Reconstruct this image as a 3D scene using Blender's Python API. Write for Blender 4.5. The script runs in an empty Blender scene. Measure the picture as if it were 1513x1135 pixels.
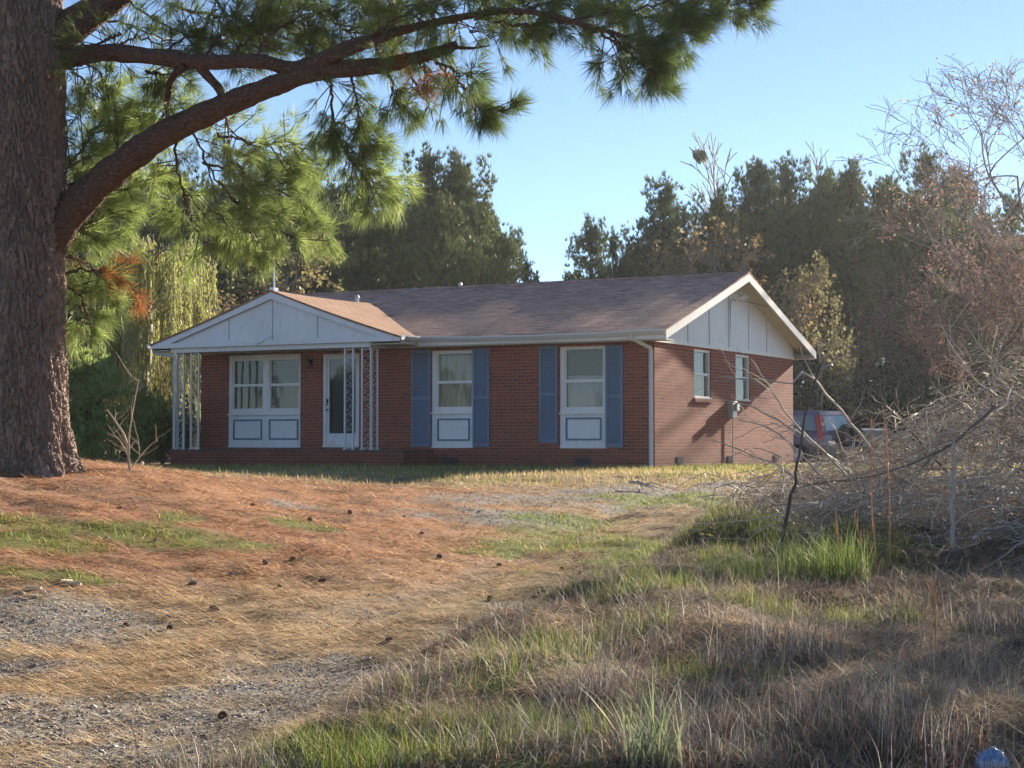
import bpy, math, random
import numpy as np
from mathutils import Vector
S = bpy.context.scene
R = math.radians
rng = np.random.default_rng(7)
random.seed(7)

# ------------------------------------------------------------------ camera, sky, sun, exposure
CAMZ = 0.547
PITCH = 1.921
cam_d = bpy.data.cameras.new('camera'); cam = bpy.data.objects.new('camera', cam_d)
S.collection.objects.link(cam); S.camera = cam
cam.location = (0, 0, CAMZ); cam.rotation_euler = (R(90 + PITCH), 0, 0)
cam_d.sensor_width = 36; cam_d.lens = 2489 / 1513 * 36
cam_d.clip_start = 0.1; cam_d.clip_end = 4000

SUN_EL, SUN_AZ = 18.5, 34.0            # azimuth clockwise from +Y (the view direction)
w = bpy.data.worlds.new('World'); S.world = w; w.use_nodes = True
nt = w.node_tree; nt.nodes.clear()
sky = nt.nodes.new('ShaderNodeTexSky'); sky.sky_type = 'NISHITA'; sky.sun_disc = False
sky.sun_elevation = R(SUN_EL); sky.sun_rotation = R(SUN_AZ); sky.air_density = 0.66; sky.dust_density = 0.0; sky.ozone_density = 2.0
bg = nt.nodes.new('ShaderNodeBackground'); bg.inputs[1].default_value = 0.05
wo = nt.nodes.new('ShaderNodeOutputWorld')
nt.links.new(sky.outputs[0], bg.inputs[0]); nt.links.new(bg.outputs[0], wo.inputs[0])
sl = bpy.data.lights.new('sun', 'SUN'); sl.energy = 5.0; sl.angle = R(0.53); sl.color = (1, 0.86, 0.68)
so = bpy.data.objects.new('sun', sl); S.collection.objects.link(so)
sd = Vector((math.sin(R(SUN_AZ)) * math.cos(R(SUN_EL)), math.cos(R(SUN_AZ)) * math.cos(R(SUN_EL)), math.sin(R(SUN_EL))))
so.rotation_euler = sd.to_track_quat('Z', 'Y').to_euler(); so.location = (20, 30, 30)
S.view_settings.view_transform = 'Standard'; S.view_settings.look = 'None'; S.view_settings.gamma = 1
S.view_settings.exposure = 1.85

# ------------------------------------------------------------------ helpers
def tag(o, label=None, cat=None, group=None, kind=None):
    if label: o['label'] = label
    if cat: o['category'] = cat
    if group: o['group'] = group
    if kind: o['kind'] = kind
    return o

def empty(name, loc=(0, 0, 0), rz=0):
    o = bpy.data.objects.new(name, None); S.collection.objects.link(o)
    o.location = loc; o.rotation_euler = (0, 0, rz); o.empty_display_size = .2
    return o

def copy_tree(o, parent=None):
    c = o.copy(); S.collection.objects.link(c); c.parent = parent
    for ch in list(o.children):
        copy_tree(ch, c)
    return c

def link(name, me, mats, parent=None, smooth=False):
    o = bpy.data.objects.new(name, me); S.collection.objects.link(o)
    if mats is not None:
        for m in (mats if isinstance(mats, (list, tuple)) else [mats]): me.materials.append(m)
    if parent is not None: o.parent = parent
    if smooth: me.polygons.foreach_set('use_smooth', np.ones(len(me.polygons), bool))
    return o

class MB:
    """collects boxes, prisms and tubes and links them as ONE mesh object"""
    def __init__(s): s.v = []; s.f = []; s.m = []
    def add(s, vs, fs, mi=0):
        b = len(s.v); s.v += [tuple(map(float, v)) for v in vs]
        for f in fs: s.f.append([b + i for i in f]); s.m.append(mi)
    def box(s, x0, x1, y0, y1, z0, z1, mi=0):
        vs = [(x, y, z) for z in (z0, z1) for y in (y0, y1) for x in (x0, x1)]
        s.add(vs, [(0, 2, 3, 1), (4, 5, 7, 6), (0, 1, 5, 4), (2, 6, 7, 3), (0, 4, 6, 2), (1, 3, 7, 5)], mi)
    def prism(s, a, b, mi=0):
        """solid between two matching loops a and b"""
        n = len(a); s.add(list(a) + list(b), [list(range(n))[::-1], list(range(n, 2 * n))] + [(i, (i + 1) % n, n + (i + 1) % n, n + i) for i in range(n)], mi)
    def tube(s, pts, r, n=8, mi=0, cap=True):
        v, f = tube_np([np.array(pts, float)], [np.broadcast_to(np.array(r, float), (len(pts),))], n, cap)
        s.add(v, [list(q) for q in f], mi)
    def disc(s, c, ax, r, h, n=24, mi=0):
        c = np.array(c, float); ax = np.array(ax, float); ax /= np.linalg.norm(ax)
        s.tube([c - ax * h / 2, c + ax * h / 2], r, n, mi)
    def build(s, name, mats, parent=None, smooth=False, bevel=0):
        me = bpy.data.meshes.new(name); me.from_pydata(s.v, [], s.f); me.update()
        o = link(name, me, mats, parent, smooth)
        me.polygons.foreach_set('material_index', np.array(s.m, int)); 
        if bevel:
            b = o.modifiers.new('bevel', 'BEVEL'); b.width = bevel; b.segments = 2; b.limit_method = 'ANGLE'
        return o

def tube_np(paths, radii, n=5, cap=False):
    """tubes along polylines; returns verts (N,3), list of quads (+caps)"""
    V = []; F = []; base = 0
    ang = np.arange(n) * 2 * np.pi / n; ca = np.cos(ang); sa = np.sin(ang)
    for P, r in zip(paths, radii):
        k = len(P)
        T = np.gradient(P, axis=0); T /= (np.linalg.norm(T, axis=1, keepdims=True) + 1e-9)
        m = T.mean(0); ref = np.array([0, 0, 1.]) if abs(m[2]) < .8 * np.linalg.norm(m) + 1e-9 else np.array([1., 0, 0])
        U = np.cross(T, ref); U /= (np.linalg.norm(U, axis=1, keepdims=True) + 1e-9); W = np.cross(T, U)
        ring = P[:, None, :] + r[:, None, None] * (U[:, None, :] * ca[None, :, None] + W[:, None, :] * sa[None, :, None])
        V.append(ring.reshape(-1, 3))
        i = np.arange(k - 1)[:, None] * n; j = np.arange(n)[None, :]; j2 = (j + 1) % n
        F.append((base + np.stack([i + j, i + j2, i + n + j2, i + n + j], -1)).reshape(-1, 4))
        if cap:
            pass
        base += k * n
    V = np.concatenate(V)
    if not cap: return V, np.concatenate(F)
    fl = [list(q) for f in F for q in f]; b = 0
    for P in paths:
        fl.append(list(range(b, b + n))); fl.append(list(range(b + (len(P) - 1) * n, b + len(P) * n))[::-1]); b += len(P) * n
    return V, fl

def mesh_np(name, V, F, mats, parent=None, col=None, smooth=False, mi=None):
    """mesh from numpy: V (n,3), F = list of (m,3)/(m,4) index arrays; col (n,3) becomes attribute Col"""
    if not isinstance(F, list): F = [F]
    F = [f for f in F if len(f)]
    me = bpy.data.meshes.new(name)
    me.vertices.add(len(V)); me.vertices.foreach_set('co', np.ascontiguousarray(V, np.float32).ravel())
    nl = sum(f.size for f in F); npoly = sum(len(f) for f in F)
    me.loops.add(nl); me.loops.foreach_set('vertex_index', np.concatenate([f.ravel() for f in F]).astype(np.int32))
    st = []; s = 0
    for f in F: st.append(s + np.arange(len(f)) * f.shape[1]); s += f.size
    me.polygons.add(npoly); me.polygons.foreach_set('loop_start', np.concatenate(st).astype(np.int32))
    if mi is not None: me.polygons.foreach_set('material_index', np.concatenate(mi).astype(np.int32))
    if smooth: me.polygons.foreach_set('use_smooth', np.ones(npoly, bool))
    me.update(calc_edges=True)
    if col is not None:
        a = me.color_attributes.new('Col', 'FLOAT_COLOR', 'POINT')
        c = np.ones((len(V), 4), np.float32); c[:, :col.shape[1]] = col; a.data.foreach_set('color', c.ravel())
    return link(name, me, mats, parent)

def hsh(ix, iy, iz, k):
    h = (ix * 73856093) ^ (iy * 19349663) ^ (iz * 83492791) ^ (k * 2654435761 & 0x7fffffff)
    h = (h ^ (h >> 13)) * 1274126177 & 0x7fffffffffff
    return ((h ^ (h >> 16)) & 0xffff) / 65535.0

def vnoise(x, y, s=1.0, k=0):
    x = np.asarray(x, float) / s; y = np.asarray(y, float) / s
    ix = np.floor(x).astype(np.int64); iy = np.floor(y).astype(np.int64); fx = x - ix; fy = y - iy
    fx = fx * fx * (3 - 2 * fx); fy = fy * fy * (3 - 2 * fy); z = np.zeros_like(ix)
    a = hsh(ix, iy, z, k); b = hsh(ix + 1, iy, z, k); c = hsh(ix, iy + 1, z, k); d = hsh(ix + 1, iy + 1, z, k)
    return (a * (1 - fx) + b * fx) * (1 - fy) + (c * (1 - fx) + d * fx) * fy

def sstep(x, a, b):
    t = np.clip((np.asarray(x, float) - a) / (b - a), 0, 1); return t * t * (3 - 2 * t)

# ------------------------------------------------------------------ terrain
def bank_edge(y): return -1.55 + .33 * (y - 8.2)
RUT = None
def rut_depth(x, y):
    if RUT is None: return 0, 0
    best = np.full(np.shape(x), 9.)
    for (ax, ay), (bx, by) in zip(RUT[:-1], RUT[1:]):
        dx, dy = bx - ax, by - ay; L2 = dx * dx + dy * dy; t = np.clip(((x - ax) * dx + (y - ay) * dy) / L2, 0, 1)
        sd = ((x - ax) * dy - (y - ay) * dx) / math.sqrt(L2); dd = np.hypot(x - ax - t * dx, y - ay - t * dy); best = np.where(dd < np.abs(best), np.sign(sd) * dd, best)
    wob = .12 * (vnoise(x, y, 1.5, 21) - .5)
    g_ = np.exp(-.5 * ((np.abs(best + wob) - .75) / .17) ** 2); m_ = np.exp(-.5 * ((best + wob) / .3) ** 2)
    return g_, m_
def terrain(x, y):
    x = np.asarray(x, float); y = np.asarray(y, float)
    z = -1.06 + 1.06 * np.clip((y - 8.2) / 19.8, 0, 1)
    z = z + .03 * np.cos(np.clip((y - 28) / 4, -1, 1) * np.pi / 2) * -1
    bank = sstep(x - bank_edge(y), .0, 1.3) * sstep(y, 1, 7) * (1 - sstep(y, 19, 27))
    z = z + bank * (.50 + .22 * (vnoise(x, y, 1.0, 3) - .5) + .10 * (vnoise(x, y, .4, 4) - .5))
    z = z + .86 * np.exp(-.5 * (((x + 6.3) / 3.0) ** 2 + ((y - 18.4) / 4.0) ** 2))
    z = z - .22 * sstep(y, 41, 50)
    near = 1 - sstep(y, 26, 34)
    z = z - .055 * near * rut_depth(x, y)[0] + .02 * near * rut_depth(x, y)[1]
    z = z + near * (.08 * (vnoise(x, y, 2.3, 1) - .5) + .055 * (vnoise(x, y, .6, 2) - .5) + .022 * (vnoise(x, y, .22, 6) - .5))
    return z

FP = 2489.0; cp, sp_ = math.cos(R(PITCH)), math.sin(R(PITCH))
def ray(px, py):
    a = (px - 756.5) / FP; b = -(py - 567.5) / FP
    return np.array([a, cp - b * sp_, sp_ + b * cp])
def at(px, py):
    """ground point the photograph shows at this pixel"""
    d = ray(px, py); t = np.arange(5, 70, .02)
    P = np.array([0, 0, CAMZ])[None] + t[:, None] * d[None]
    i = np.argmax(P[:, 2] < terrain(P[:, 0], P[:, 1])); return P[i]
def P3(px, py, Y):
    d = ray(px, py); return np.array([0, 0, CAMZ]) + d * (Y / d[1])

RUT_ = [at(*p)[:2] for p in ((60, 1190), (330, 1075), (560, 975), (760, 880), (900, 805), (1000, 755), (1060, 728), (1110, 706))]
RUT = [tuple(p) for p in RUT_]

# ------------------------------------------------------------------ materials
def mat(name):
    m = bpy.data.materials.new(name); m.use_nodes = True; t = m.node_tree; t.nodes.clear()
    o = t.nodes.new('ShaderNodeOutputMaterial'); return m, t, o
def N(t, typ, **kw):
    n = t.nodes.new(typ)
    for k, v in kw.items():
        if k.startswith('i_'): n.inputs[k[2:].replace('_', ' ')].default_value = v
        else: setattr(n, k, v)
    return n
def ramp(t, fac, stops):
    r = t.nodes.new('ShaderNodeValToRGB'); e = r.color_ramp.elements
    while len(e) < len(stops): e.new(.5)
    for el, (p, c) in zip(e, stops): el.position = p; el.color = (*c, 1) if len(c) == 3 else c
    t.links.new(fac, r.inputs[0]); return r.outputs[0]
def mixc(t, f, a, b, mode='MIX'):
    n = t.nodes.new('ShaderNodeMix'); n.data_type = 'RGBA'; n.blend_type = mode; n.clamp_factor = True
    for s, v in ((0, f), (6, a), (7, b)):
        if hasattr(v, 'is_linked') or isinstance(v, bpy.types.NodeSocket): t.links.new(v, n.inputs[s])
        else: n.inputs[s].default_value = v if s == 0 else (*v, 1)
    return n.outputs[2]
def noise(t, scale, detail=4, rough=.6, vec=None, dim='3D'):
    n = t.nodes.new('ShaderNodeTexNoise'); n.inputs['Scale'].default_value = scale; n.inputs['Detail'].default_value = detail; n.inputs['Roughness'].default_value = rough
    if vec is not None: t.links.new(vec, n.inputs['Vector'])
    return n.outputs[0]
def objco(t, scale=(1, 1, 1), out='Object'):
    c = t.nodes.new('ShaderNodeTexCoord'); m = t.nodes.new('ShaderNodeMapping'); m.inputs['Scale'].default_value = scale
    t.links.new(c.outputs[out], m.inputs[0]); return m.outputs[0]
def bump(t, h, strength=.3, dist=.01):
    b = t.nodes.new('ShaderNodeBump'); b.inputs['Strength'].default_value = strength; b.inputs['Distance'].default_value = dist
    t.links.new(h, b.inputs['Height']); return b.outputs[0]
def principled(t, o, color, rough=.6, normal=None, metal=0, spec=.5):
    p = t.nodes.new('ShaderNodeBsdfPrincipled'); p.inputs['Roughness'].default_value = rough if not isinstance(rough, bpy.types.NodeSocket) else .5
    if isinstance(rough, bpy.types.NodeSocket): t.links.new(rough, p.inputs['Roughness'])
    p.inputs['Metallic'].default_value = metal; p.inputs['Specular IOR Level'].default_value = spec
    if isinstance(color, bpy.types.NodeSocket): t.links.new(color, p.inputs['Base Color'])
    else: p.inputs['Base Color'].default_value = (*color, 1)
    if normal is not None: t.links.new(normal, p.inputs['Normal'])
    t.links.new(p.outputs[0], o.inputs[0]); return p

def m_paint(name, col, var=.12, rough=.55, dirt=.25, grime=(.25, .22, .17), wood=False):
    m, t, o = mat(name); v = objco(t)
    n1 = noise(t, 1.3, 5, .6, v); n2 = noise(t, 14, 5, .65, objco(t, (1, 1, .25)))
    c = mixc(t, ramp(t, n1, [(.35, (0, 0, 0)), (.75, (1, 1, 1))]), tuple(x * (1 - var) for x in col), col)
    c = mixc(t, ramp(t, n2, [(.56, (0, 0, 0)), (.8, (dirt,) * 3)]), c, grime)
    principled(t, o, c, rough, bump(t, n2, .15, .004)); return m

def m_plain(name, col, rough=.5, metal=0, spec=.5, bmp=0, scale=40, var=.15):
    m, t, o = mat(name); n = noise(t, scale, 4, .6, objco(t))
    c = mixc(t, n, tuple(x * (1 - var) for x in col), tuple(min(1, x * (1 + var)) for x in col))
    principled(t, o, c, rough, bump(t, n, bmp, .01) if bmp else None, metal, spec); return m

def m_brick():
    m, t, o = mat('red_brick')
    c = t.nodes.new('ShaderNodeTexCoord'); s = t.nodes.new('ShaderNodeSeparateXYZ'); t.links.new(c.outputs['Object'], s.inputs[0])
    add = t.nodes.new('ShaderNodeMath'); add.operation = 'ADD'; t.links.new(s.outputs[0], add.inputs[0]); t.links.new(s.outputs[1], add.inputs[1])
    cb = t.nodes.new('ShaderNodeCombineXYZ'); t.links.new(add.outputs[0], cb.inputs[0]); t.links.new(s.outputs[2], cb.inputs[1])
    b = t.nodes.new('ShaderNodeTexBrick'); t.links.new(cb.outputs[0], b.inputs[0])
    b.inputs['Scale'].default_value = 1; b.inputs['Brick Width'].default_value = .205; b.inputs['Row Height'].default_value = .0677
    b.inputs['Mortar Size'].default_value = .0075; b.inputs['Mortar Smooth'].default_value = .25; b.offset = .5; b.inputs['Bias'].default_value = -.1
    b.inputs['Color1'].default_value = (.33, .085, .052, 1); b.inputs['Color2'].default_value = (.15, .036, .028, 1); b.inputs['Mortar'].default_value = (.46, .30, .24, 1)
    n = noise(t, .9, 5, .6, c.outputs['Object']); n2 = noise(t, 45, 3, .6, c.outputs['Object'])
    col = mixc(t, ramp(t, n, [(.3, (0, 0, 0)), (.8, (.5, .5, .5))]), b.outputs[0], (.30, .12, .08))
    col = mixc(t, .35, col, ramp(t, n2, [(.3, (.06, .03, .025)), (.7, (.36, .17, .12))]), 'SOFT_LIGHT')
    # darker tone towards the ground
    r = ramp(t, s.outputs[2], [(0, (.75,) * 3), (.5, (0, 0, 0))]); 
    mm = mixc(t, 1, r, ramp(t, n, [(.3, (.3, .3, .3)), (.7, (1, 1, 1))]), 'MULTIPLY')
    col = mixc(t, mm, col, (.085, .035, .028))
    inv = t.nodes.new('ShaderNodeMath'); inv.operation = 'SUBTRACT'; inv.inputs[0].default_value = 1; t.links.new(b.outputs[1], inv.inputs[1])
    ad = t.nodes.new('ShaderNodeMath'); ad.operation = 'MULTIPLY_ADD'; t.links.new(n2, ad.inputs[0]); ad.inputs[1].default_value = .35; t.links.new(inv.outputs[0], ad.inputs[2])
    principled(t, o, col, .85, bump(t, ad.outputs[0], .9, .012), spec=.25); return m

def m_shingle(name, c1, c2, axis=0):
    """asphalt shingles; rows follow the slope through the height coordinate"""
    m, t, o = mat(name); c = t.nodes.new('ShaderNodeTexCoord'); s = t.nodes.new('ShaderNodeSeparateXYZ'); t.links.new(c.outputs['Object'], s.inputs[0])
    cb = t.nodes.new('ShaderNodeCombineXYZ'); t.links.new(s.outputs[axis], cb.inputs[0]); t.links.new(s.outputs[1 - axis], cb.inputs[1])
    b = t.nodes.new('ShaderNodeTexBrick'); t.links.new(cb.outputs[0], b.inputs[0]); b.inputs['Scale'].default_value = 1
    b.inputs['Brick Width'].default_value = .32; b.inputs['Row Height'].default_value = .135; b.inputs['Mortar Size'].default_value = .013; b.inputs['Bias'].default_value = 0
    b.inputs['Color1'].default_value = (*c1, 1); b.inputs['Color2'].default_value = (*c2, 1); b.inputs['Mortar'].default_value = (*(x * .35 for x in c2), 1)
    n = noise(t, 1.1, 6, .7, objco(t, (1, 1, 1))); n2 = noise(t, 6, 5, .75, objco(t, (.45, 1.4, 1)))
    col = mixc(t, ramp(t, n2, [(.4, (0, 0, 0)), (.62, (.75,) * 3)]), b.outputs[0], tuple(x * 1.5 for x in c1))
    col = mixc(t, ramp(t, n, [(.4, (0, 0, 0)), (.75, (.5,) * 3)]), col, tuple(x * .7 for x in c2))
    n3 = noise(t, 120, 2, .6, c.outputs['Object'])
    ad = t.nodes.new('ShaderNodeMath'); ad.operation = 'MULTIPLY_ADD'; t.links.new(n3, ad.inputs[0]); ad.inputs[1].default_value = .5; t.links.new(n2, ad.inputs[2])
    principled(t, o, col, .95, bump(t, ad.outputs[0], .6, .015), spec=.15); return m

def m_leaf(name, c1, c2, transl=.45, scale=.8, use_col=False, rough=.6):
    m, t, o = mat(name)
    if use_col:
        a = t.nodes.new('ShaderNodeAttribute'); a.attribute_name = 'Col'; col = a.outputs[0]
    else:
        n = noise(t, scale, 3, .6, objco(t)); n2 = noise(t, scale * 9, 2, .6, objco(t))
        col = mixc(t, ramp(t, n, [(.35, (0, 0, 0)), (.65, (1, 1, 1))]), c1, c2)
        col = mixc(t, ramp(t, n2, [(.4, (0, 0, 0)), (.8, (.6,) * 3)]), col, tuple(min(1, x * 1.6) for x in c2))
    d = t.nodes.new('ShaderNodeBsdfDiffuse'); tr = t.nodes.new('ShaderNodeBsdfTranslucent'); g = t.nodes.new('ShaderNodeBsdfGlossy'); g.inputs['Roughness'].default_value = .45
    g.inputs[0].default_value = (.8, .8, .7, 1)
    mx = t.nodes.new('ShaderNodeMixShader'); mx.inputs[0].default_value = transl; m2 = t.nodes.new('ShaderNodeMixShader'); m2.inputs[0].default_value = .035
    t.links.new(col, d.inputs[0]); t.links.new(col, tr.inputs[0]); t.links.new(d.outputs[0], mx.inputs[1]); t.links.new(tr.outputs[0], mx.inputs[2])
    t.links.new(mx.outputs[0], m2.inputs[1]); t.links.new(g.outputs[0], m2.inputs[2]); t.links.new(m2.outputs[0], o.inputs[0]); return m

def m_bark(name, c1, c2, sc=(9, 9, 2.2), st=.9, use_col=False):
    m, t, o = mat(name); v = objco(t, sc)
    vo = t.nodes.new('ShaderNodeTexVoronoi'); vo.feature = 'DISTANCE_TO_EDGE'; t.links.new(v, vo.inputs[0]); vo.inputs['Scale'].default_value = 1
    n = noise(t, 3, 6, .7, v)
    h = t.nodes.new('ShaderNodeMath'); h.operation = 'MULTIPLY_ADD'; t.links.new(n, h.inputs[0]); h.inputs[1].default_value = .4
    t.links.new(ramp(t, vo.outputs[0], [(0, (0, 0, 0)), (.25, (1, 1, 1))]), h.inputs[2])
    col = mixc(t, ramp(t, n, [(.3, (0, 0, 0)), (.75, (1, 1, 1))]), c1, c2)
    if use_col:
        a = t.nodes.new('ShaderNodeAttribute'); a.attribute_name = 'Col'
        col = mixc(t, 1, col, a.outputs[0], 'MULTIPLY')
    principled(t, o, col, .95, bump(t, h.outputs[0], st, .03), spec=.15); return m

def m_glass():
    m, t, o = mat('window_glass'); tr = t.nodes.new('ShaderNodeBsdfTransparent'); tr.inputs[0].default_value = (.82, .86, .86, 1)
    g = t.nodes.new('ShaderNodeBsdfGlossy'); g.inputs['Roughness'].default_value = .03
    n = noise(t, 1.6, 2, .5, objco(t)); b = bump(t, n, .25, .02); t.links.new(b, g.inputs['Normal'])
    f = t.nodes.new('ShaderNodeFresnel'); f.inputs[0].default_value = 1.65; t.links.new(b, f.inputs['Normal'])
    mu = t.nodes.new('ShaderNodeMath'); mu.operation = 'MULTIPLY_ADD'; t.links.new(f.outputs[0], mu.inputs[0]); mu.inputs[1].default_value = .9; mu.inputs[2].default_value = .0
    mx = t.nodes.new('ShaderNodeMixShader'); t.links.new(mu.outputs[0], mx.inputs[0]); t.links.new(tr.outputs[0], mx.inputs[1]); t.links.new(g.outputs[0], mx.inputs[2]); t.links.new(mx.outputs[0], o.inputs[0]); return m

M = {}
M['brick'] = m_brick()
M['white'] = m_paint('weathered_white_paint', (.72, .74, .77), .12, .5, .6, (.30, .24, .18))
M['trim'] = m_paint('white_trim_paint', (.74, .74, .72), .12, .45, .5)
M['cream'] = m_paint('cream_soffit_paint', (.50, .47, .38), .1, .6, .2)
M['blue'] = m_paint('faded_blue_paint', (.125, .20, .31), .15, .6, .25, (.22, .26, .34))
M['bluetrim'] = m_paint('blue_trim_paint', (.07, .14, .25), .1, .5, .2, (.15, .2, .25))
M['iron'] = m_paint('white_iron_paint', (.66, .66, .68), .06, .4, .15)
M['alu'] = m_paint('gutter_paint', (.58, .60, .60), .08, .35, .25)
M['glass'] = m_glass()
M['curtain'] = m_plain('sheer_curtain', (.42, .45, .50), .9, var=.1, scale=6)
M['curtain2'] = m_plain('yellowed_curtain', (.42, .37, .30), .9, var=.15, scale=5)
M['blind'] = m_plain('grey_blind', (.11, .13, .15), .8, var=.1, scale=8)
M['dark'] = m_plain('dark_interior', (.03, .03, .035), .8)
M['black'] = m_plain('black_metal', (.015, .015, .018), .4)
M['roof'] = m_shingle('brown_shingles', (.52, .31, .235), (.34, .20, .16), 0)
M['roof2'] = m_shingle('tan_shingles', (.28, .17, .115), (.22, .13, .085), 1)
M['metal'] = m_plain('pale_metal', (.55, .55, .56), .35, .6)
M['meter'] = m_plain('grey_meter_box', (.28, .30, .31), .5)
M['conc'] = m_plain('concrete', (.27, .25, .23), .9, bmp=.3)
M['bark'] = m_bark('pine_bark', (.34, .25, .205), (.17, .125, .11), (14, 14, 4), .35, True)
M['limb'] = m_bark('limb_bark', (.17, .105, .08), (.07, .045, .036), (16, 16, 16), .8)
M['bark_far'] = m_bark('far_bark', (.13, .10, .085), (.07, .055, .05), (6, 6, 2), .5)
M['twig'] = m_plain('grey_twig_bark', (.25, .215, .19), .9, var=.4, scale=3)
M['vine'] = m_leaf('dead_vine', 0, 0, .06, use_col=True)
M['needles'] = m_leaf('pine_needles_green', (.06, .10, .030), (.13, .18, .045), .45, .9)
M['needles_lime'] = m_leaf('pine_needles_lit', (.15, .21, .06), (.27, .34, .11), .55, .9)  # lit copy of the green needles, sunlight put into the colour
M['needles_dead'] = m_leaf('pine_needles_dead', (.30, .11, .03), (.36, .16, .05), .4, .9)
M['pine_far'] = m_leaf('far_pine_foliage', (.060, .095, .045), (.115, .150, .065), .30, .35)
M['pine_far2'] = m_leaf('far_pine_foliage_olive', (.09, .12, .05), (.15, .18, .07), .25, .35)
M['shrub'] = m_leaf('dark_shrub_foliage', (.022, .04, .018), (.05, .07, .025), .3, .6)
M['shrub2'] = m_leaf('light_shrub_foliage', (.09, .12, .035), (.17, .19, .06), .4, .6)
M['willow'] = m_leaf('willow_leaves', (.25, .28, .07), (.34, .36, .10), .5, .8)
M['bud_tan'] = m_leaf('tan_buds', (.22, .16, .07), (.30, .22, .10), .4, .5)
M['bud_red'] = m_leaf('red_buds', (.19, .115, .10), (.28, .165, .145), .4, .5)
M['bud_olive'] = m_leaf('olive_buds', (.15, .145, .07), (.22, .20, .085), .4, .5)
M['blade'] = m_leaf('grass_blades', 0, 0, .4, use_col=True)
M['straw'] = m_leaf('straw_strands', 0, 0, .30, use_col=True)
M['stone'] = m_leaf('gravel_stone', 0, 0, 0, use_col=True)

# ------------------------------------------------------------------ ground zones (where the soil, gravel, needles and grass lie)
def blob(x, y, px, py, rx, ry, ang=0, soft=.45):
    c = at(px, py); dx, dy = x - c[0], y - c[1]; a = R(ang)
    u = (dx * math.cos(a) + dy * math.sin(a)) / rx; v = (-dx * math.sin(a) + dy * math.cos(a)) / ry
    return 1 - sstep(np.sqrt(u * u + v * v), 1 - soft, 1 + soft)
GRAV = [(420, 1040, 1.25, .8, 35), (260, 1120, 1.0, .7, 30), (560, 985, .7, .6, 30), (40, 920, .9, .8, 20), (10, 1060, .5, .5, 0), (30, 990, .5, .3, 0),
        (850, 742, 2.2, 1.6, 30), (1000, 728, 2.0, 1.4, 30), (720, 765, 1.2, .8, 30), (760, 895, .3, .12, 20), (440, 745, .4, .5, 0)]
GREEN = [(40, 800, .55, .5, 10), (20, 780, .5, .4, 0), (250, 795, .8, .45, 0), (265, 765, .2, .3, 0), (330, 800, .5, .2, 0), (440, 775, .35, .25, 0), (60, 850, .5, .2, 0),
         (800, 795, .8, .75, 35), (860, 778, .7, .7, 35), (840, 773, .4, .5, 30), (700, 815, .4, .3, 30), (760, 805, .5, .4, 30),
         (960, 815, .8, 1.0, 35), (1010, 800, .7, .9, 40), (920, 835, .5, .35, 30), (1040, 770, .6, .8, 40), (900, 870, .7, .4, 25), (980, 740, .8, 1.2, 30), (1000, 860, .8, .35, 20),
         (600, 1100, .6, .3, 25), (560, 1125, .4, .3, 25), (690, 1115, .6, .25, 20), (780, 1120, .5, .2, 10), (850, 960, .45, .25, 30), (760, 985, .4, .15, 30), (700, 1010, .3, .12, 30),
         (1150, 830, .9, .5, 10), (1220, 800, .8, .6, 10), (1120, 690, 3.2, 1.5, -28), (1010, 693, 2.0, .9, -28), (1260, 690, 4, 2.5, -28),
         (1200, 920, .5, .25, 0), (960, 1090, .3, .2, 0), (1060, 1010, .25, .15, 0)]
NEED = [(150, 720, 4.5, 3.2, 0), (400, 735, 3.0, 3.6, 15), (220, 775, 2.6, 2.0, 10), (600, 728, 2.0, 2.6, 20), (0, 760, 3, 2.3, 0)]
def zones(x, y):
    n = vnoise(x, y, .8, 11) * .5 + vnoise(x, y, .25, 12) * .3 + vnoise(x, y, .09, 13) * .2
    def acc(L):
        g = np.zeros_like(x)
        for b in L: g = np.maximum(g, blob(x, y, *b))
        return g
    gr = np.clip(acc(GRAV) * 1.15 - (n < .42) * .75 * (1 - 0) + (n - .5) * .8, 0, 1)
    ag = acc(GREEN); gn = np.clip(ag - .12 + (n - .5) * 2.4, 0, 1) * (ag > .02)
    ne = np.clip(acc(NEED) + (n - .5) * .7, 0, 1) * (acc(NEED) > .02)
    rg, rm_ = rut_depth(x, y); gr = np.clip(gr + rg * (n - .32) * 1.1 * (1 - sstep(y, 24, 27)), 0, 1); gn = np.clip(gn + rm_ * (n - .40) * 1.8 * sstep(y, 10, 16) * (1 - sstep(y, 23, 26)), 0, 1)
    lawn = sstep(y, 24.5, 27.5) * (1 - .9 * gr) * sstep(24 + x * 0, 0, 1)
    bank = sstep(x - bank_edge(y), -.15, .45) * (1 - sstep(y, 21, 26))
    return gr * (1 - bank), gn, ne * (1 - bank) * (1 - sstep(y, 24, 27)), lawn, bank

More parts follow.
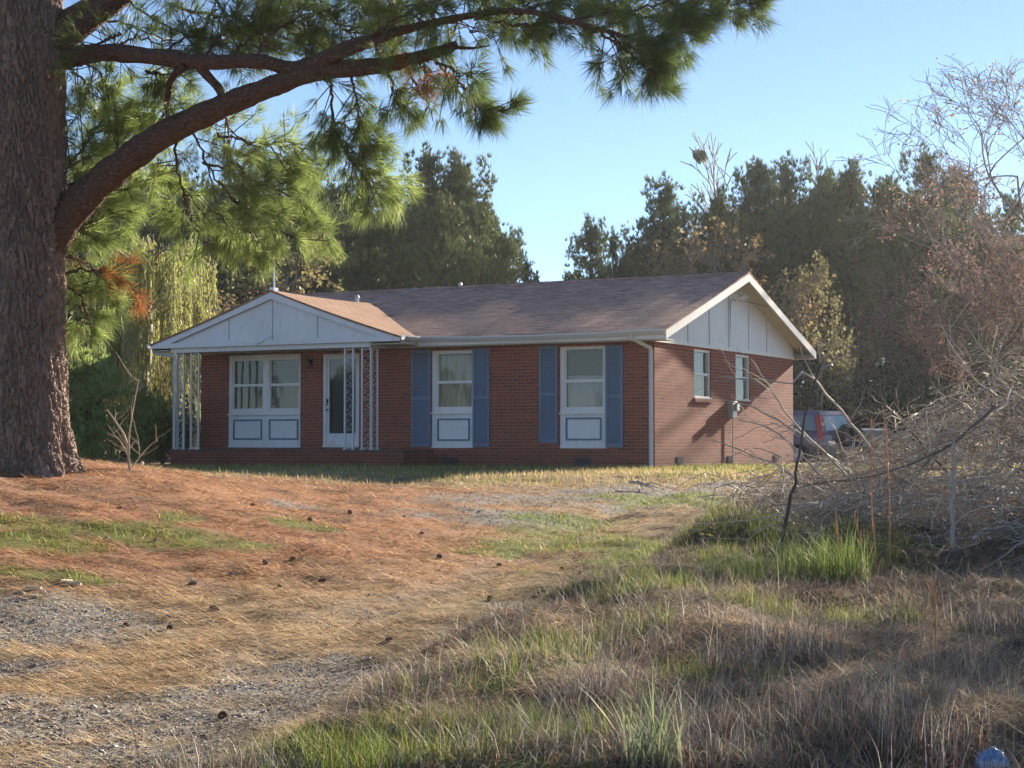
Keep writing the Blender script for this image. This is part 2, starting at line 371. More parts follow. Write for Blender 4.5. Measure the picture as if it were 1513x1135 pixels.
def axis(lo, hi, step, far, g=1.16):
    a = list(np.arange(lo, hi + 1e-6, step)); s = step; v = a[-1]
    while v < far: s *= g; v += s; a.append(v)
    s = step; v = a[0]; b = []
    while v > -far: s *= g; v -= s; b.append(v)
    return np.array(b[::-1] + a)
gx = axis(-9, 9, .07, 1500); gy = axis(5.0, 34, .07, 1500)
X, Y = np.meshgrid(gx, gy)
Zt = terrain(X, Y)
near = (1 - sstep(Y, 20, 26))
Zt += near * .012 * (vnoise(X, Y, .15, 5) - .5)
nx, ny = len(gx), len(gy)
idx = (np.arange(ny - 1)[:, None] * nx + np.arange(nx - 1)[None]).ravel()
F = np.stack([idx, idx + 1, idx + 1 + nx, idx + nx], 1)
gr, gn, ne, lawn, bank = zones(X.ravel(), Y.ravel())
col = np.stack([gr, gn, ne], 1)
def m_ground():
    m, t, o = mat('ground_soil'); a = t.nodes.new('ShaderNodeAttribute'); a.attribute_name = 'Col'
    s = t.nodes.new('ShaderNodeSeparateColor'); t.links.new(a.outputs[0], s.inputs[0])
    v = objco(t); n1 = noise(t, 1.2, 6, .65, v); n2 = noise(t, 18, 5, .7, v); n3 = noise(t, 90, 3, .6, v)
    nst = noise(t, 30, 4, .7, objco(t, (1, 3.2, 1)))
    soil = mixc(t, ramp(t, n1, [(.35, (0, 0, 0)), (.7, (1, 1, 1))]), (.30, .20, .115), (.44, .32, .18))
    soil = mixc(t, ramp(t, nst, [(.38, (0, 0, 0)), (.62, (1, 1, 1))]), mixc(t, .75, soil, (.09, .06, .035)), soil)
    need = mixc(t, ramp(t, n2, [(.35, (0, 0, 0)), (.65, (1, 1, 1))]), (.17, .075, .04), (.36, .18, .10))
    c = mixc(t, s.outputs[2], soil, need)
    tv = t.nodes.new('ShaderNodeAttribute'); tv.attribute_name = 'LitterShade'; c = mixc(t, tv.outputs['Fac'], c, (.06, .045, .03))  # dark colour for litter patches and the painted shade strip
    vo = t.nodes.new('ShaderNodeTexVoronoi'); vo.inputs['Scale'].default_value = 42; t.links.new(v, vo.inputs[0])
    sc = t.nodes.new('ShaderNodeSeparateColor'); t.links.new(vo.outputs['Color'], sc.inputs[0])
    grc = ramp(t, sc.outputs[0], [(0, (.08, .075, .07)), (.6, (.19, .18, .165)), (1, (.33, .31, .28))])
    c = mixc(t, s.outputs[0], c, grc)
    gc = mixc(t, n2, (.07, .12, .02), (.14, .17, .035))
    gm = t.nodes.new('ShaderNodeMath'); gm.operation = 'MULTIPLY'; gm.inputs[1].default_value = .8; t.links.new(s.outputs[1], gm.inputs[0])
    c = mixc(t, gm.outputs[0], c, gc)
    h = t.nodes.new('ShaderNodeMath'); h.operation = 'MULTIPLY_ADD'; t.links.new(n3, h.inputs[0]); h.inputs[1].default_value = .5; t.links.new(n2, h.inputs[2])
    principled(t, o, c, .95, bump(t, h.outputs[0], .9, .03), spec=.15); return m
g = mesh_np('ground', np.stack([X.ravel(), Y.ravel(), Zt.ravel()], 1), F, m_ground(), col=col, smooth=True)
litter_shade = .8 * np.exp(-.5 * ((X.ravel() - bank_edge(Y.ravel()) + .10) / .22) ** 2) * (1 - sstep(Y.ravel(), 20, 24)) + .55 * bank + .5 * (vnoise(X.ravel(), Y.ravel(), .3, 61) < .3)  # shade strip painted along the bank toe, darker bank, random litter patches
la = g.data.attributes.new('LitterShade', 'FLOAT', 'POINT'); la.data.foreach_set('value', np.clip(litter_shade, 0, .85).astype(np.float32))
tag(g, kind='structure')
def gz(x, y): return float(terrain(np.array([x]), np.array([y]))[0])

# ------------------------------------------------------------------ ground cover (strands, blades, stones): uncountable
def fan(n, dmin, dmax, half=19.0):
    """positions over the yard, thinning with distance"""
    th = R(1) * rng.uniform(-half, half, n); d = dmin * (dmax / dmin) ** rng.random(n)
    return d * np.sin(th), d * np.cos(th)
def blades(x, y, L, wid, lean, col, segs=2, curl=.5, heading=None, lift=0.0):
    """blade strips rising from the ground; lean = tilt from vertical in radians"""
    n = len(x); z = terrain(x, y) - .004 + lift
    az = rng.uniform(0, 2 * np.pi, n) if heading is None else heading
    D = np.stack([np.cos(az), np.sin(az), np.zeros(n)], 1); Sd = np.stack([-np.sin(az), np.cos(az), np.zeros(n)], 1)
    rows = []; p = np.stack([x, y, z], 1); a = lean.copy()
    for i in range(segs + 1):
        w_ = wid * (1 - i / segs) * .5 + wid * .03
        rows += [p - Sd * w_[:, None], p + Sd * w_[:, None]]
        st = L / segs
        p = p + D * (np.sin(a) * st)[:, None] + np.array([0, 0, 1.])[None] * (np.cos(a) * st)[:, None]
        a = a + curl / segs * rng.uniform(.4, 1.6, n)
    V = np.stack(rows, 1); k = V.shape[1]; b = np.arange(n) * k
    F = np.concatenate([np.stack([b + 2 * i, b + 2 * i + 1, b + 2 * i + 3, b + 2 * i + 2], 1) for i in range(segs)])
    return V.reshape(-1, 3), F, np.repeat(col, k, 0)
def pick(cols, n, j=.18):
    c = np.array(cols)[rng.integers(0, len(cols), n)]; return np.clip(c * rng.uniform(1 - j, 1 + j, (n, 1)) * rng.uniform(.93, 1.07, (n, 3)), 0, 1)
def joinm(parts):
    V = []; F = []; C = []; b = 0
    for v, f, c in parts: V.append(v); F.append(f + b); C.append(c); b += len(v)
    return np.concatenate(V), np.concatenate(F), np.concatenate(C)

TAN = [(.70, .52, .32), (.80, .64, .42), (.56, .38, .22), (.32, .19, .10), (.88, .76, .56), (.24, .15, .08), (.74, .58, .36)]
ORA = [(.58, .31, .18), (.46, .21, .11), (.68, .43, .27), (.32, .14, .08), (.76, .55, .38), (.20, .10, .06), (.62, .46, .32)]
GRN = [(.13, .20, .03), (.18, .25, .04), (.10, .16, .03), (.24, .27, .06), (.30, .28, .09)]
DRY = [(.22, .20, .185), (.29, .26, .24), (.14, .12, .115), (.46, .43, .39), (.23, .165, .13), (.09, .08, .08), (.17, .15, .14)]

# loose straw and needles lying on the drive and the mound
x, y = fan(260000, 6.6, 29)
gr, gn, ne, lawn, bank = zones(x, y)
keep = rng.random(len(x)) < np.clip(1.0 - .62 * gr - .4 * gn - .5 * lawn, .05, 1) * (1 - .6 * bank)
clump = vnoise(x, y, .22, 31) * .6 + vnoise(x, y, .07, 32) * .4
keep &= rng.random(len(x)) < sstep(clump, .25, .6) * .8 + .2
x, y, ne, bank = x[keep], y[keep], ne[keep], bank[keep]; n = len(x); d = np.hypot(x, y)
c = np.where((rng.random(n) < ne * .92)[:, None], pick(ORA, n), pick(TAN, n))
litter = vnoise(x, y, .30, 61) * .5 + vnoise(x, y, .12, 62) * .5; toe_shade = np.exp(-.5 * ((x - bank_edge(y) + .10) / .20) ** 2)
c = c * (np.clip(.45 + 1.15 * litter, .45, 1.25) * (1 - .6 * toe_shade))[:, None]; c[:, 2] *= 1 - .15 * ne  # straw also darkened along the bank toe as painted shade
hd = rng.normal(.2, .5, n) + np.pi * (rng.random(n) < .5)
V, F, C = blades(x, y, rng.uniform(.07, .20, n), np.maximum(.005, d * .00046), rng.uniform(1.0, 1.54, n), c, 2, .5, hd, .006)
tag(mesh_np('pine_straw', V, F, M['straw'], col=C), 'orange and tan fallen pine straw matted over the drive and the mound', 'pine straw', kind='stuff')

# green grass
x, y = fan(280000, 5.8, 42)
gr, gn, ne, lawn, bank = zones(x, y)
cl = vnoise(x, y, .18, 41)
pk = np.clip(gn * 1.1 - .15, 0, 1) * sstep(cl, .3, .6)
keep = rng.random(len(x)) < pk
x1, y1, b1 = x[keep], y[keep], bank[keep]; n = len(x1); d = np.hypot(x1, y1)
V1 = blades(x1, y1, rng.uniform(.04, .10, n) * (1 + .8 * b1), np.maximum(.004, d * .0004), rng.uniform(.1, .9, n), pick(GRN, n), 2, .6)
keep = (rng.random(len(x)) < lawn * .55) & (y < 36)
x2, y2 = x[keep], y[keep]; n = len(x2); d = np.hypot(x2, y2)
lc = np.where((rng.random(n) < np.clip(.30 + .9 * (vnoise(x2, y2, 1.4, 42) - .5) + .45 * sstep(y2 - .2 * x2, 29, 33), .05, .95))[:, None], pick(GRN, n), pick([(.48, .40, .18), (.42, .33, .15), (.52, .42, .22)], n))
V2 = blades(x2, y2, rng.uniform(.05, .12, n), np.maximum(.004, d * .0005), rng.uniform(.1, .8, n), lc, 2, .5)
V, F, C = joinm([V1, V2])
tag(mesh_np('green_grass', V, F, M['blade'], col=C), 'short green and yellow grass in patches on the drive and in a strip before the house', 'grass', kind='stuff')

# dry tangled grass on the bank
x, y = fan(260000, 5.8, 25)
gr, gn, ne, lawn, bank = zones(x, y)
cl = vnoise(x, y, .35, 51) * .6 + vnoise(x, y, .11, 52) * .4
keep = rng.random(len(x)) < bank * sstep(cl, .22, .62)
x, y, cl = x[keep], y[keep], cl[keep]; n = len(x); d = np.hypot(x, y)
inn = sstep(x - bank_edge(y), .1, 1.4)
up = rng.random(n) < .16
c = pick(DRY, n)
reddish = (rng.random(n) < .35 * (1 - inn) + .08)[:, None]; c = np.where(reddish, pick([(.44, .24, .13), (.38, .18, .10)], n), c)
gg = (rng.random(n) < .06 + .22 * sstep(vnoise(x, y, 1.1, 77), .5, .8))[:, None]; c = np.where(gg, pick([(.09, .13, .07), (.13, .17, .10)], n), c); c = c * np.clip(.55 + .9 * vnoise(x, y, .6, 63), .6, 1.3)[:, None]
V, F, C = blades(x, y, rng.uniform(.05, .20, n) * (.45 + .6 * inn) * (.35 + 1.3 * cl), np.maximum(.003, d * .00036), np.where(up, rng.uniform(.1, .8, n), rng.uniform(.9, 1.5, n)), c, 3, 1.5, None, .0)
x3, y3 = fan(60000, 5.8, 22); gr, gn, ne, lawn, bank = zones(x3, y3); k3 = rng.random(len(x3)) < bank * sstep(x3 - bank_edge(y3), .0, .8) * sstep(vnoise(x3, y3, .5, 53), .35, .7) * .55
x3, y3 = x3[k3], y3[k3]; n3_ = len(x3); d3 = np.hypot(x3, y3)
W3 = blades(x3, y3, rng.uniform(.15, .46, n3_), np.maximum(.0028, d3 * .0003), rng.uniform(.1, 1.25, n3_), pick(DRY + [(.12, .10, .09), (.18, .22, .12)], n3_), 4, 1.7)
V, F, C = joinm([(V, F, C), W3])
tag(mesh_np('dry_grass', V, F, M['blade'], col=C), 'matted grey brown dry grass covering the bank on the right', 'dry grass', kind='stuff')

# gravel chips
x, y = fan(70000, 6.6, 32)
gr, gn, ne, lawn, bank = zones(x, y)
keep = rng.random(len(x)) < np.clip(gr - .1, 0, 1) * .9 + .012 * (1 - bank)
x, y = x[keep], y[keep]; n = len(x); z = terrain(x, y) + .003
ico = np.array([(1, 0, 0), (-1, 0, 0), (0, 1, 0), (0, -1, 0), (0, 0, 1), (0, 0, -1.)]); fc = np.array([(0, 2, 4), (2, 1, 4), (1, 3, 4), (3, 0, 4), (2, 0, 5), (1, 2, 5), (3, 1, 5), (0, 3, 5)])
s = rng.uniform(.004, .011, n) * (1 + (rng.random(n) < .04) * 1.2)
V = ico[None] * rng.uniform(.6, 1.3, (n, 6, 1)) * s[:, None, None] * np.array([1.2, 1.2, .7])
a = rng.uniform(0, 6.28, n); ca, sa = np.cos(a)[:, None], np.sin(a)[:, None]
V = np.stack([V[..., 0] * ca - V[..., 1] * sa, V[..., 0] * sa + V[..., 1] * ca, V[..., 2]], -1) + np.stack([x, y, z], 1)[:, None]
F = (fc[None] + (np.arange(n) * 6)[:, None, None]).reshape(-1, 3)
tag(mesh_np('gravel', V.reshape(-1, 3), F, M['stone'], col=np.repeat(pick([(.22, .22, .22), (.33, .32, .31), (.15, .15, .16), (.42, .40, .38)], n), 6, 0)), 'loose grey gravel chips on the worn tracks of the drive', 'gravel', kind='stuff')

# ------------------------------------------------------------------ the house
A = math.atan2(-.4714, .8818)
H = empty('brick_house', (2.81, 33.2, 0), A)
tag(H, 'one storey red brick ranch house with blue shutters and a white gabled porch', 'house')
EX = np.array([.8818, -.4714, 0]); EY = np.array([.4714, .8818, 0]); HC = np.array([2.81, 33.2, 0])
def hw(X_, Y_, Z_): return HC + X_ * EX + Y_ * EY + np.array([0, 0, Z_])
L_, D_, T_ = -11.25, 8.42, 2.50
fo = [(-10.48, -8.485, .39, T_ - .03), (-7.90, -6.94, .40, 2.44), (-5.125, -4.11, .39, 2.44), (-2.095, -1.06, .39, 2.45)]
so_ = [(2.08, 3.04, 1.43, 2.46), (4.52, 5.44, 1.43, 2.46)]
mb = MB()
def wall_panels(u0, u1, z0, z1, ops, put):
    xs = u0
    for a, b, c, d in ops:
        put(xs, a, z0, z1)
        put(a, b, z0, c)
        if d < z1 - .001: put(a, b, d, z1)
        xs = b
    put(xs, u1, z0, z1)
wall_panels(L_, 0, -.25, T_, fo, lambda a, b, c, d: mb.box(a, b, 0, .2, c, d))
wall_panels(.2, D_ - .2, -.25, T_, so_, lambda a, b, c, d: mb.box(-.2, 0, a, b, c, d))
mb.box(L_, 0, D_ - .2, D_, -.25, T_); mb.box(L_, L_ + .2, .2, D_ - .2, -.25, T_)
# rowlock sills proud of the wall
for a, b, c, d in so_: mb.box(0, .035, a - .03, b + .03, c - .075, c - .004)
mb.build('wall', M['brick'], H)
mb = MB(); mb.box(L_ + .2, -.2, .2, D_ - .2, .30, .34); mb.build('floor', M['dark'], H)
mb = MB(); mb.box(L_ + .21, -.21, .9, .94, .35, 2.49); mb.box(-.9, -.86, .95, 8.2, .35, 2.49); mb.build('inner_wall', M['dark'], H)

RZ, RY, EZ, FYo, OV = 4.22, 4.21, 2.72, -.42, .44
LX = -11.70
def slab(p, q, th=.05):
    """roof sheet from 4 top points with thickness"""
    b = MB(); b.prism([(x, y, z - th) for x, y, z in p], p); return b
sl_ = (RZ - EZ) / (RY - FYo)
mb = MB(); BYo = 2 * RY - FYo
nseg = 24; rr = random.Random(3)
# front and back slopes, slightly uneven deck
def slope_strip(mb, y0, z0, y1, z1):
    nx_ = 40; ny_ = 14; vs = []
    for j in range(ny_ + 1):
        for i in range(nx_ + 1):
            X_ = LX + (OV - LX) * i / nx_; t_ = j / ny_
            sag = -.012 * math.sin(math.pi * t_) * (1 + .5 * math.sin(X_ * 1.7)) + .006 * math.sin(X_ * 3.1 + t_ * 7)
            vs.append((X_, y0 + (y1 - y0) * t_, z0 + (z1 - z0) * t_ + sag * (0 < t_ < 1)))
    b = len(vs); vs += [(x, y, z - .05) for x, y, z in vs]; f = []
    for j in range(ny_):
        for i in range(nx_):
            a = j * (nx_ + 1) + i; f.append((a, a + 1, a + nx_ + 2, a + nx_ + 1)); f.append((b + a, b + a + nx_ + 1, b + a + nx_ + 2, b + a + 1))
    for i in range(nx_): f.append((i, b + i, b + i + 1, i + 1))
    for j in range(ny_):
        a = j * (nx_ + 1); c_ = a + nx_ + 1; f.append((a, c_, b + c_, b + a)); a += nx_; c_ += nx_; f.append((a, b + a, b + c_, c_))
    mb.add(vs, f)
slope_strip(mb, FYo - .03, EZ - .01, RY, RZ); slope_strip(mb, BYo + .03, EZ - .01, RY, RZ)
for i in range(37):   # ridge caps
    X_ = LX + .01 + i * .328; mb.prism([(X_, RY - .13, RZ - .035), (X_, RY, RZ + .018), (X_, RY + .13, RZ - .035), (X_, RY, RZ - .03)], [(X_ + .325, RY - .13, RZ - .028), (X_ + .325, RY, RZ + .026), (X_ + .325, RY + .13, RZ - .028), (X_ + .325, RY, RZ - .03)])
mb.build('roof', M['roof'], H)
# soffits and gable ends
mb = MB()
mb.box(LX + .02, OV - .03, FYo + .03, -.001, 2.505, 2.53); mb.box(LX + .02, OV - .03, D_ + .001, BYo - .03, 2.505, 2.53)
for sx, sgn in ((0.012, 1), (L_ - .4, 1)):
    for (ya, yb) in ((FYo + .03, RY), (BYo - .03, RY)):
        za = EZ - .075; zb = RZ - .075
        a = [(sx, ya, za - .015), (sx + .39, ya, za - .015), (sx + .39, ya, za), (sx, ya, za)]; b = [(sx, yb, zb - .015), (sx + .39, yb, zb - .015), (sx + .39, yb, zb), (sx, yb, zb)]
        mb.prism(a, b)
mb.build('soffit', M['cream'], H)
mb = MB()   # rake and eave boards
for X0 in (OV - .025, LX):
    for (ya, yb) in ((FYo - .02, RY), (BYo + .02, RY)):
        mb.prism([(X0, ya, EZ - .20), (X0 + .027, ya, EZ - .20), (X0 + .027, ya, EZ - .035), (X0, ya, EZ - .035)], [(X0, yb, RZ - .20), (X0 + .027, yb, RZ - .20), (X0 + .027, yb, RZ - .035), (X0, yb, RZ - .035)])
mb.box(-5.3, OV - .03, FYo, FYo + .022, 2.53, 2.665); mb.box(LX + .03, OV - .03, BYo - .022, BYo, 2.53, 2.665)
mb.build('fascia', M['trim'], H)
def gable_panel(x0):
    mb = MB(); zr = RZ - .09; ze = EZ - .09
    mb.prism([(x0, .02, T_ + .03), (x0, D_ - .02, T_ + .03), (x0, D_ - .02, ze + sl_ * .38), (x0, RY, zr), (x0, .02, ze + sl_ * .38)][::-1], [(x0 + .015, .02, T_ + .03), (x0 + .015, D_ - .02, T_ + .03), (x0 + .015, D_ - .02, ze + sl_ * .38), (x0 + .015, RY, zr), (x0 + .015, .02, ze + sl_ * .38)][::-1])
    return mb
gp = gable_panel(.004)
for u in (1.69, 2.89, 4.05, 5.30, 6.5): gp.box(.0195, .026, u - .012, u + .012, T_ + .08, EZ - .12 + sl_ * (min(u, 2 * RY - u) + .42), 1)
gpo = gp.build('gable_panel', [M['white'], m_plain('dark_seam', (.24, .27, .31), .8)], H)
mb = MB(); mb.box(.004, .035, 0, D_, T_ - .0, T_ + .075); mb.build('frieze_board', M['trim'], H)
gable_panel(L_ - .03).build('gable_panel', M['white'], H)
# flood lamp under the rake
mb = MB(); mb.tube([(.06, 4.45, 3.84), (.14, 4.45, 3.80)], .02, 8); mb.tube([(.14, 4.36, 3.80), (.2, 4.33, 3.73), (.25, 4.3, 3.68)], [.025, .05, .065], 12); mb.tube([(.14, 4.54, 3.80), (.2, 4.6, 3.73), (.25, 4.63, 3.68)], [.025, .05, .065], 12); mb.box(.02, .06, 4.38, 4.52, 3.79, 3.89)
mb.build('floodlight', M['trim'], H, True)

# ---- porch
AX, FY, PZ, PE = -8.45, -1.15, 3.79, 2.70
PL, PR = -11.76, -5.16
def porch_slope(xe, back_e, back_r):
    mb = MB(); nxn, nyn = 16, 16; vs = []
    for i in range(nxn + 1):
        u = i / nxn; xx = AX + (xe - AX) * u; zz = PZ + (PE - PZ) * u; yb = back_r + (back_e - back_r) * u
        for j in range(nyn + 1):
            v = j / nyn; yy = FY - .04 + (yb - FY + .04) * v
            vs.append((xx, yy, zz - .03 * math.sin(math.pi * u) * (1 - .4 * v) - .035 * math.sin(math.pi * v) * (1 - u)))
    b = len(vs); vs += [(x, y, z - .045) for x, y, z in vs]; f = []
    for i in range(nxn):
        for j in range(nyn):
            a = i * (nyn + 1) + j; f.append((a, a + nyn + 1, a + nyn + 2, a + 1)); f.append((b + a, b + a + 1, b + a + nyn + 2, b + a + nyn + 1))
    for i in range(nxn): a = i * (nyn + 1); c_ = a + nyn + 1; f.append((a, b + a, b + c_, c_))
    for j in range(nyn): a = j; f.append((a, a + 1, b + a + 1, b + a)); a += nxn * (nyn + 1); f.append((a, b + a, b + a + 1, a + 1))
    mb.add(vs, f); return mb
mb = porch_slope(PR, -.33, 2.95); m2 = porch_slope(PL, -.33, 2.95); mb.add(m2.v, m2.f)
mb.build('porch_roof', M['roof2'], H)
# porch gable face
mb = MB(); y0 = FY + .06
mb.prism([(PL + .12, y0, 2.70), (PR - .12, y0, 2.70), (AX, y0, PZ - .07)], [(PL + .12, y0 + .02, 2.70), (PR - .12, y0 + .02, 2.70), (AX, y0 + .02, PZ - .07)])
for u in (-9.62, AX, -7.28): mb.box(u - .012, u + .012, y0 - .008, y0 - .0003, 2.72, PZ - .12 - abs(u - AX) * .33 - .06, 1)
mb.build('gable_panel', [M['white'], m_plain('grey_seam', (.33, .37, .42), .8)], H)
mb = MB()
for xe, s in ((PL, -1), (PR, 1)):
    mb.prism([(xe, FY - .02, PE - .05), (xe, FY + .004, PE - .05), (AX, FY + .004, PZ - .05), (AX, FY - .02, PZ - .05)], [(xe - s * .40, FY - .02, PE - .055), (xe - s * .40, FY + .004, PE - .055), (AX, FY + .004, PZ - .20), (AX, FY - .02, PZ - .20)])
    # inner lip shadow board under the sloping trim
mb.box(PL + .02, PR - .02, FY - .015, FY + .028, 2.60, 2.705)
mb.box(-9.0, -8.4, FY - .03, FY - .0155, 2.655, 2.668)
mb.prism([(-8.82, FY - .045, 2.63), (-8.78, FY - .045, 2.62), (-8.42, FY - .045, 2.80), (-8.46, FY - .045, 2.81)], [(-8.82, FY - .03, 2.63), (-8.78, FY - .03, 2.62), (-8.42, FY - .03, 2.80), (-8.46, FY - .03, 2.81)])
mb.build('porch_fascia', M['white'], H)
mb = MB(); mb.box(-11.27, -5.98, -1.05, -.93, 2.50, 2.60); mb.box(-11.27, -11.15, -.93, -.03, 2.50, 2.60); mb.box(-6.1, -5.98, -.93, -.45, 2.50, 2.60)
mb.build('porch_beam', M['white'], H)
mb = MB(); mb.box(PL + .05, PR - .05, FY + .1, -.43, 2.6, 2.62); mb.build('porch_ceiling', M['cream'], H)
mb = MB(); mb.box(-5.98, PR - .03, FY + .03, -.43, 2.54, 2.56); mb.box(PR - .028, PR, FY + .03, -.58, 2.54, 2.66); mb.build('porch_soffit', M['cream'], H); mb = MB(); mb.box(PL, -11.28, FY + .03, -.43, 2.54, 2.56); mb.box(PL, PL + .028, FY + .03, -.43, 2.555, 2.64); mb.build('porch_soffit', M['cream'], H)
mb = MB(); mb.box(-11.16, -5.08, -1.17, -.005, -.2, .31, 0); mb.box(-11.19, -5.05, -1.20, -.004, .312, .35, 1)
mb.build('porch_floor', [M['brick'], m_plain('stained_slab', (.10, .075, .065), .9, bmp=.3)], H)

def column(pa, pb):
    """iron trellis between two posts, given in house coordinates"""
    mb = MB(); z0, z1 = .35, 2.50; pa = np.array(pa, float); pb = np.array(pb, float)
    for p in (pa, pb):
        mb.box(p[0] - .016, p[0] + .016, p[1] - .016, p[1] + .016, z0, z1); mb.box(p[0] - .035, p[0] + .035, p[1] - .035, p[1] + .035, z0, z0 + .02)
    c = (pa + pb) / 2; h = (pb - pa) / 2 * .86; t = np.linspace(0, 1, 13); n_ = 7; dz = (z1 - z0) / n_
    for i in range(n_):
        s = 1 if i % 2 else -1; zz = z0 + dz * (i + t); off = np.sin(t * np.pi * 2) * s
        mb.tube([(c[0] + h[0] * o, c[1] + h[1] * o, z) for o, z in zip(off, zz)], .0045, 5)
        th = np.linspace(0, 4.2, 9); rr_ = .045 * (1 - th / 6)
        for e in (-1, 1):
            mb.tube([(c[0] + h[0] * (e * .45 + math.cos(a) * r / .1 * .9), c[1] + h[1] * (e * .45 + math.cos(a) * r / .1 * .9), zz[6] + e * s * .06 + math.sin(a) * r) for a, r in zip(th, rr_)], .004, 5)
    for z in (z0 + .04, z1 - .04): mb.tube([(*pa, z), (*pb, z)], .008, 5)
    mb.build('iron_column', M['iron'], H)
column((-11.15, -.97), (-10.96, -.97)); column((-11.15, -.97 + .04), (-11.15, -.72)); column((-10.75, -.97), (-10.54, -.97))
column((-6.66, -.97), (-6.45, -.97)); column((-6.23, -.97), (-6.01, -.97)); column((-6.01, -.97 + .04), (-6.01, -.72))

# gutters and downspouts
def gutter(p0, p1, out, sag=.02, z=2.715, w_=.12):
    mb = MB(); p0 = np.array(p0, float); p1 = np.array(p1, float); out = np.array(out, float); k = 13
    prof = [(0, 0), (0, -.10), (.07, -.10), (.10, -.06), (.12, -.03), (.12, 0), (.112, 0), (.112, -.028), (.066, -.092), (.008, -.092), (.008, 0)]
    rows = []
    for i in range(k):
        t = i / (k - 1); c = p0 + (p1 - p0) * t; zz = z - sag * math.sin(math.pi * t) + .006 * math.sin(t * 23)
        rows.append([(c[0] + out[0] * u, c[1] + out[1] * u, zz + v) for u, v in prof])
    for a, b in zip(rows, rows[1:]): mb.prism(a, b)
    return mb
gutter((-5.12, FYo), (OV + .0, FYo), (0, -1), .035).build('gutter', M['alu'], H)
gutter((PR + .0, FY), (PR + .0, -.58), (1, 0), .0).build('gutter', M['alu'], H)
gutter((PL, FY), (PL, 1.0), (-1, 0), .0, 2.70).build('gutter', M['alu'], H)
mb = MB()
def spout(pts, w_=.036):
    P = np.array(pts, float); mb.tube(P, w_, 4)
spout([(-.30, FYo - .05, 2.63), (-.30, FYo - .05, 2.56), (-.06, -.06, 2.38), (-.055, -.055, 2.3), (-.055, -.055, .08), (-.03, -.14, .02)], .05)
mb.build('downspout', M['alu'], H)
mb = MB(); spout([(PL - .05, FY + .15, 2.60), (PL - .04, FY + .15, 2.52), (-11.2, -1.0, 2.42), (-11.19, -1.02, 2.3), (-11.19, -1.02, .36)], .04)
mb.build('downspout', M['alu'], H)

# windows
def fwin(name, x0, x1, z0, z1, panes, rects, cur, label=None):
    """tall front window with a painted panel below; > glass, curtain, panel (> trim)"""
    zs = min(p[2] for p in panes) - .09
    mb = MB(); y0, y1 = .035, .12
    px = sorted(panes, key=lambda p: p[0]); xs = x0
    ztop = px[0][3]
    for p in px:
        mb.box(xs, p[0], y0, y1, zs, z1); xs = p[1]
        mb.box(p[0], p[1], y0, y1, p[3], z1); mb.box(p[0], p[1], y0, y1, zs, p[2])
        zm = p[4]; mb.box(p[0], p[1], y0 + .02, y1, zm - .03, zm + .03)
        for (a, b) in ((p[0], p[0] + .03), (p[1] - .03, p[1])): mb.box(a, b, y0 + .015, y1 - .01, p[2], zm - .03); mb.box(a, b, y0 + .03, y1 - .01, zm + .03, p[3])
        mb.box(p[0] + .03, p[1] - .03, y0 + .015, y1 - .01, p[2], p[2] + .035)
    mb.box(xs, x1, y0, y1, zs, z1)
    mb.box(x0 - .0, x1 + .0, -.015, .034, zs - .028, zs + .012)
    wo_ = mb.build(name, M['trim'], H)
    if label: wo_['label'] = label
    for i, p in enumerate(px):
        zm = p[4]
        g_ = MB(); g_.add([(p[0] + .03, .085, p[2] + .03), (p[1] - .03, .085, p[2] + .03), (p[1] - .03, .085, zm - .03), (p[0] + .03, .085, zm - .03)], [(0, 1, 2, 3)])
        g_.add([(p[0] + .03, .10, zm + .03), (p[1] - .03, .10, zm + .03), (p[1] - .03, .10, p[3]), (p[0] + .03, .10, p[3])], [(0, 1, 2, 3)])
        g_.build('glass', M['glass'], wo_)
        m_, top_, fold, dz = cur[i % len(cur)]
        k = 90; c_ = MB(); vs = []
        for j in range(k + 1):
            u = p[0] + (p[1] - p[0]) * j / k; yy = .165 + fold * (math.sin(u * 55 + math.sin(u * 13) * 2) + .5 * math.sin(u * 121))
            vs += [(u, yy, p[2] - .02), (u, yy + .01, p[2] + (p[3] - p[2]) * top_)]
        c_.add(vs, [(2 * j, 2 * j + 2, 2 * j + 3, 2 * j + 1) for j in range(k)]); c_.build('curtain', M[m_], wo_, True)
    mb = MB(); mb.box(x0, x1, .03, .10, z0, zs - .03)
    mb.box(x0, x1, .015, .029, z0, z0 + .05)
    pn = mb.build('window_panel', M['white'], wo_)
    for a, b, c, d in rects:
        mb = MB(); q = .035
        mb.box(a, b, .012, .0295, d - q, d); mb.box(a, b, .012, .0295, c, c + q); mb.box(a, a + q, .012, .0295, c + q, d - q); mb.box(b - q, b, .012, .0295, c + q, d - q)
        mb.build('trim_frame', M['bluetrim'], pn)
fwin('window', -10.48, -8.485, .39, 2.495, [(-10.385, -9.52, 1.23, 2.34, 1.79), (-9.36, -8.54, 1.23, 2.34, 1.79)], [(-10.344, -9.545, .563, 1.02), (-9.353, -8.558, .563, 1.02)], [('blind', 1.0, .0015, 0)], 'double window under the porch with grey blinds')
fwin('window', -5.125, -4.11, .39, 2.44, [(-5.01, -4.135, 1.22, 2.37, 1.775)], [(-4.985, -4.198, .54, 1.01)], [('curtain2', .98, .012, 0)], 'window between the blue shutters with a yellowed curtain')
fwin('window', -2.095, -1.06, .39, 2.45, [(-1.995, -1.12, 1.19, 2.385, 1.75)], [(-1.964, -1.164, .55, 1.01)], [('curtain', .56, .014, 0)], 'window near the corner with a short white curtain')
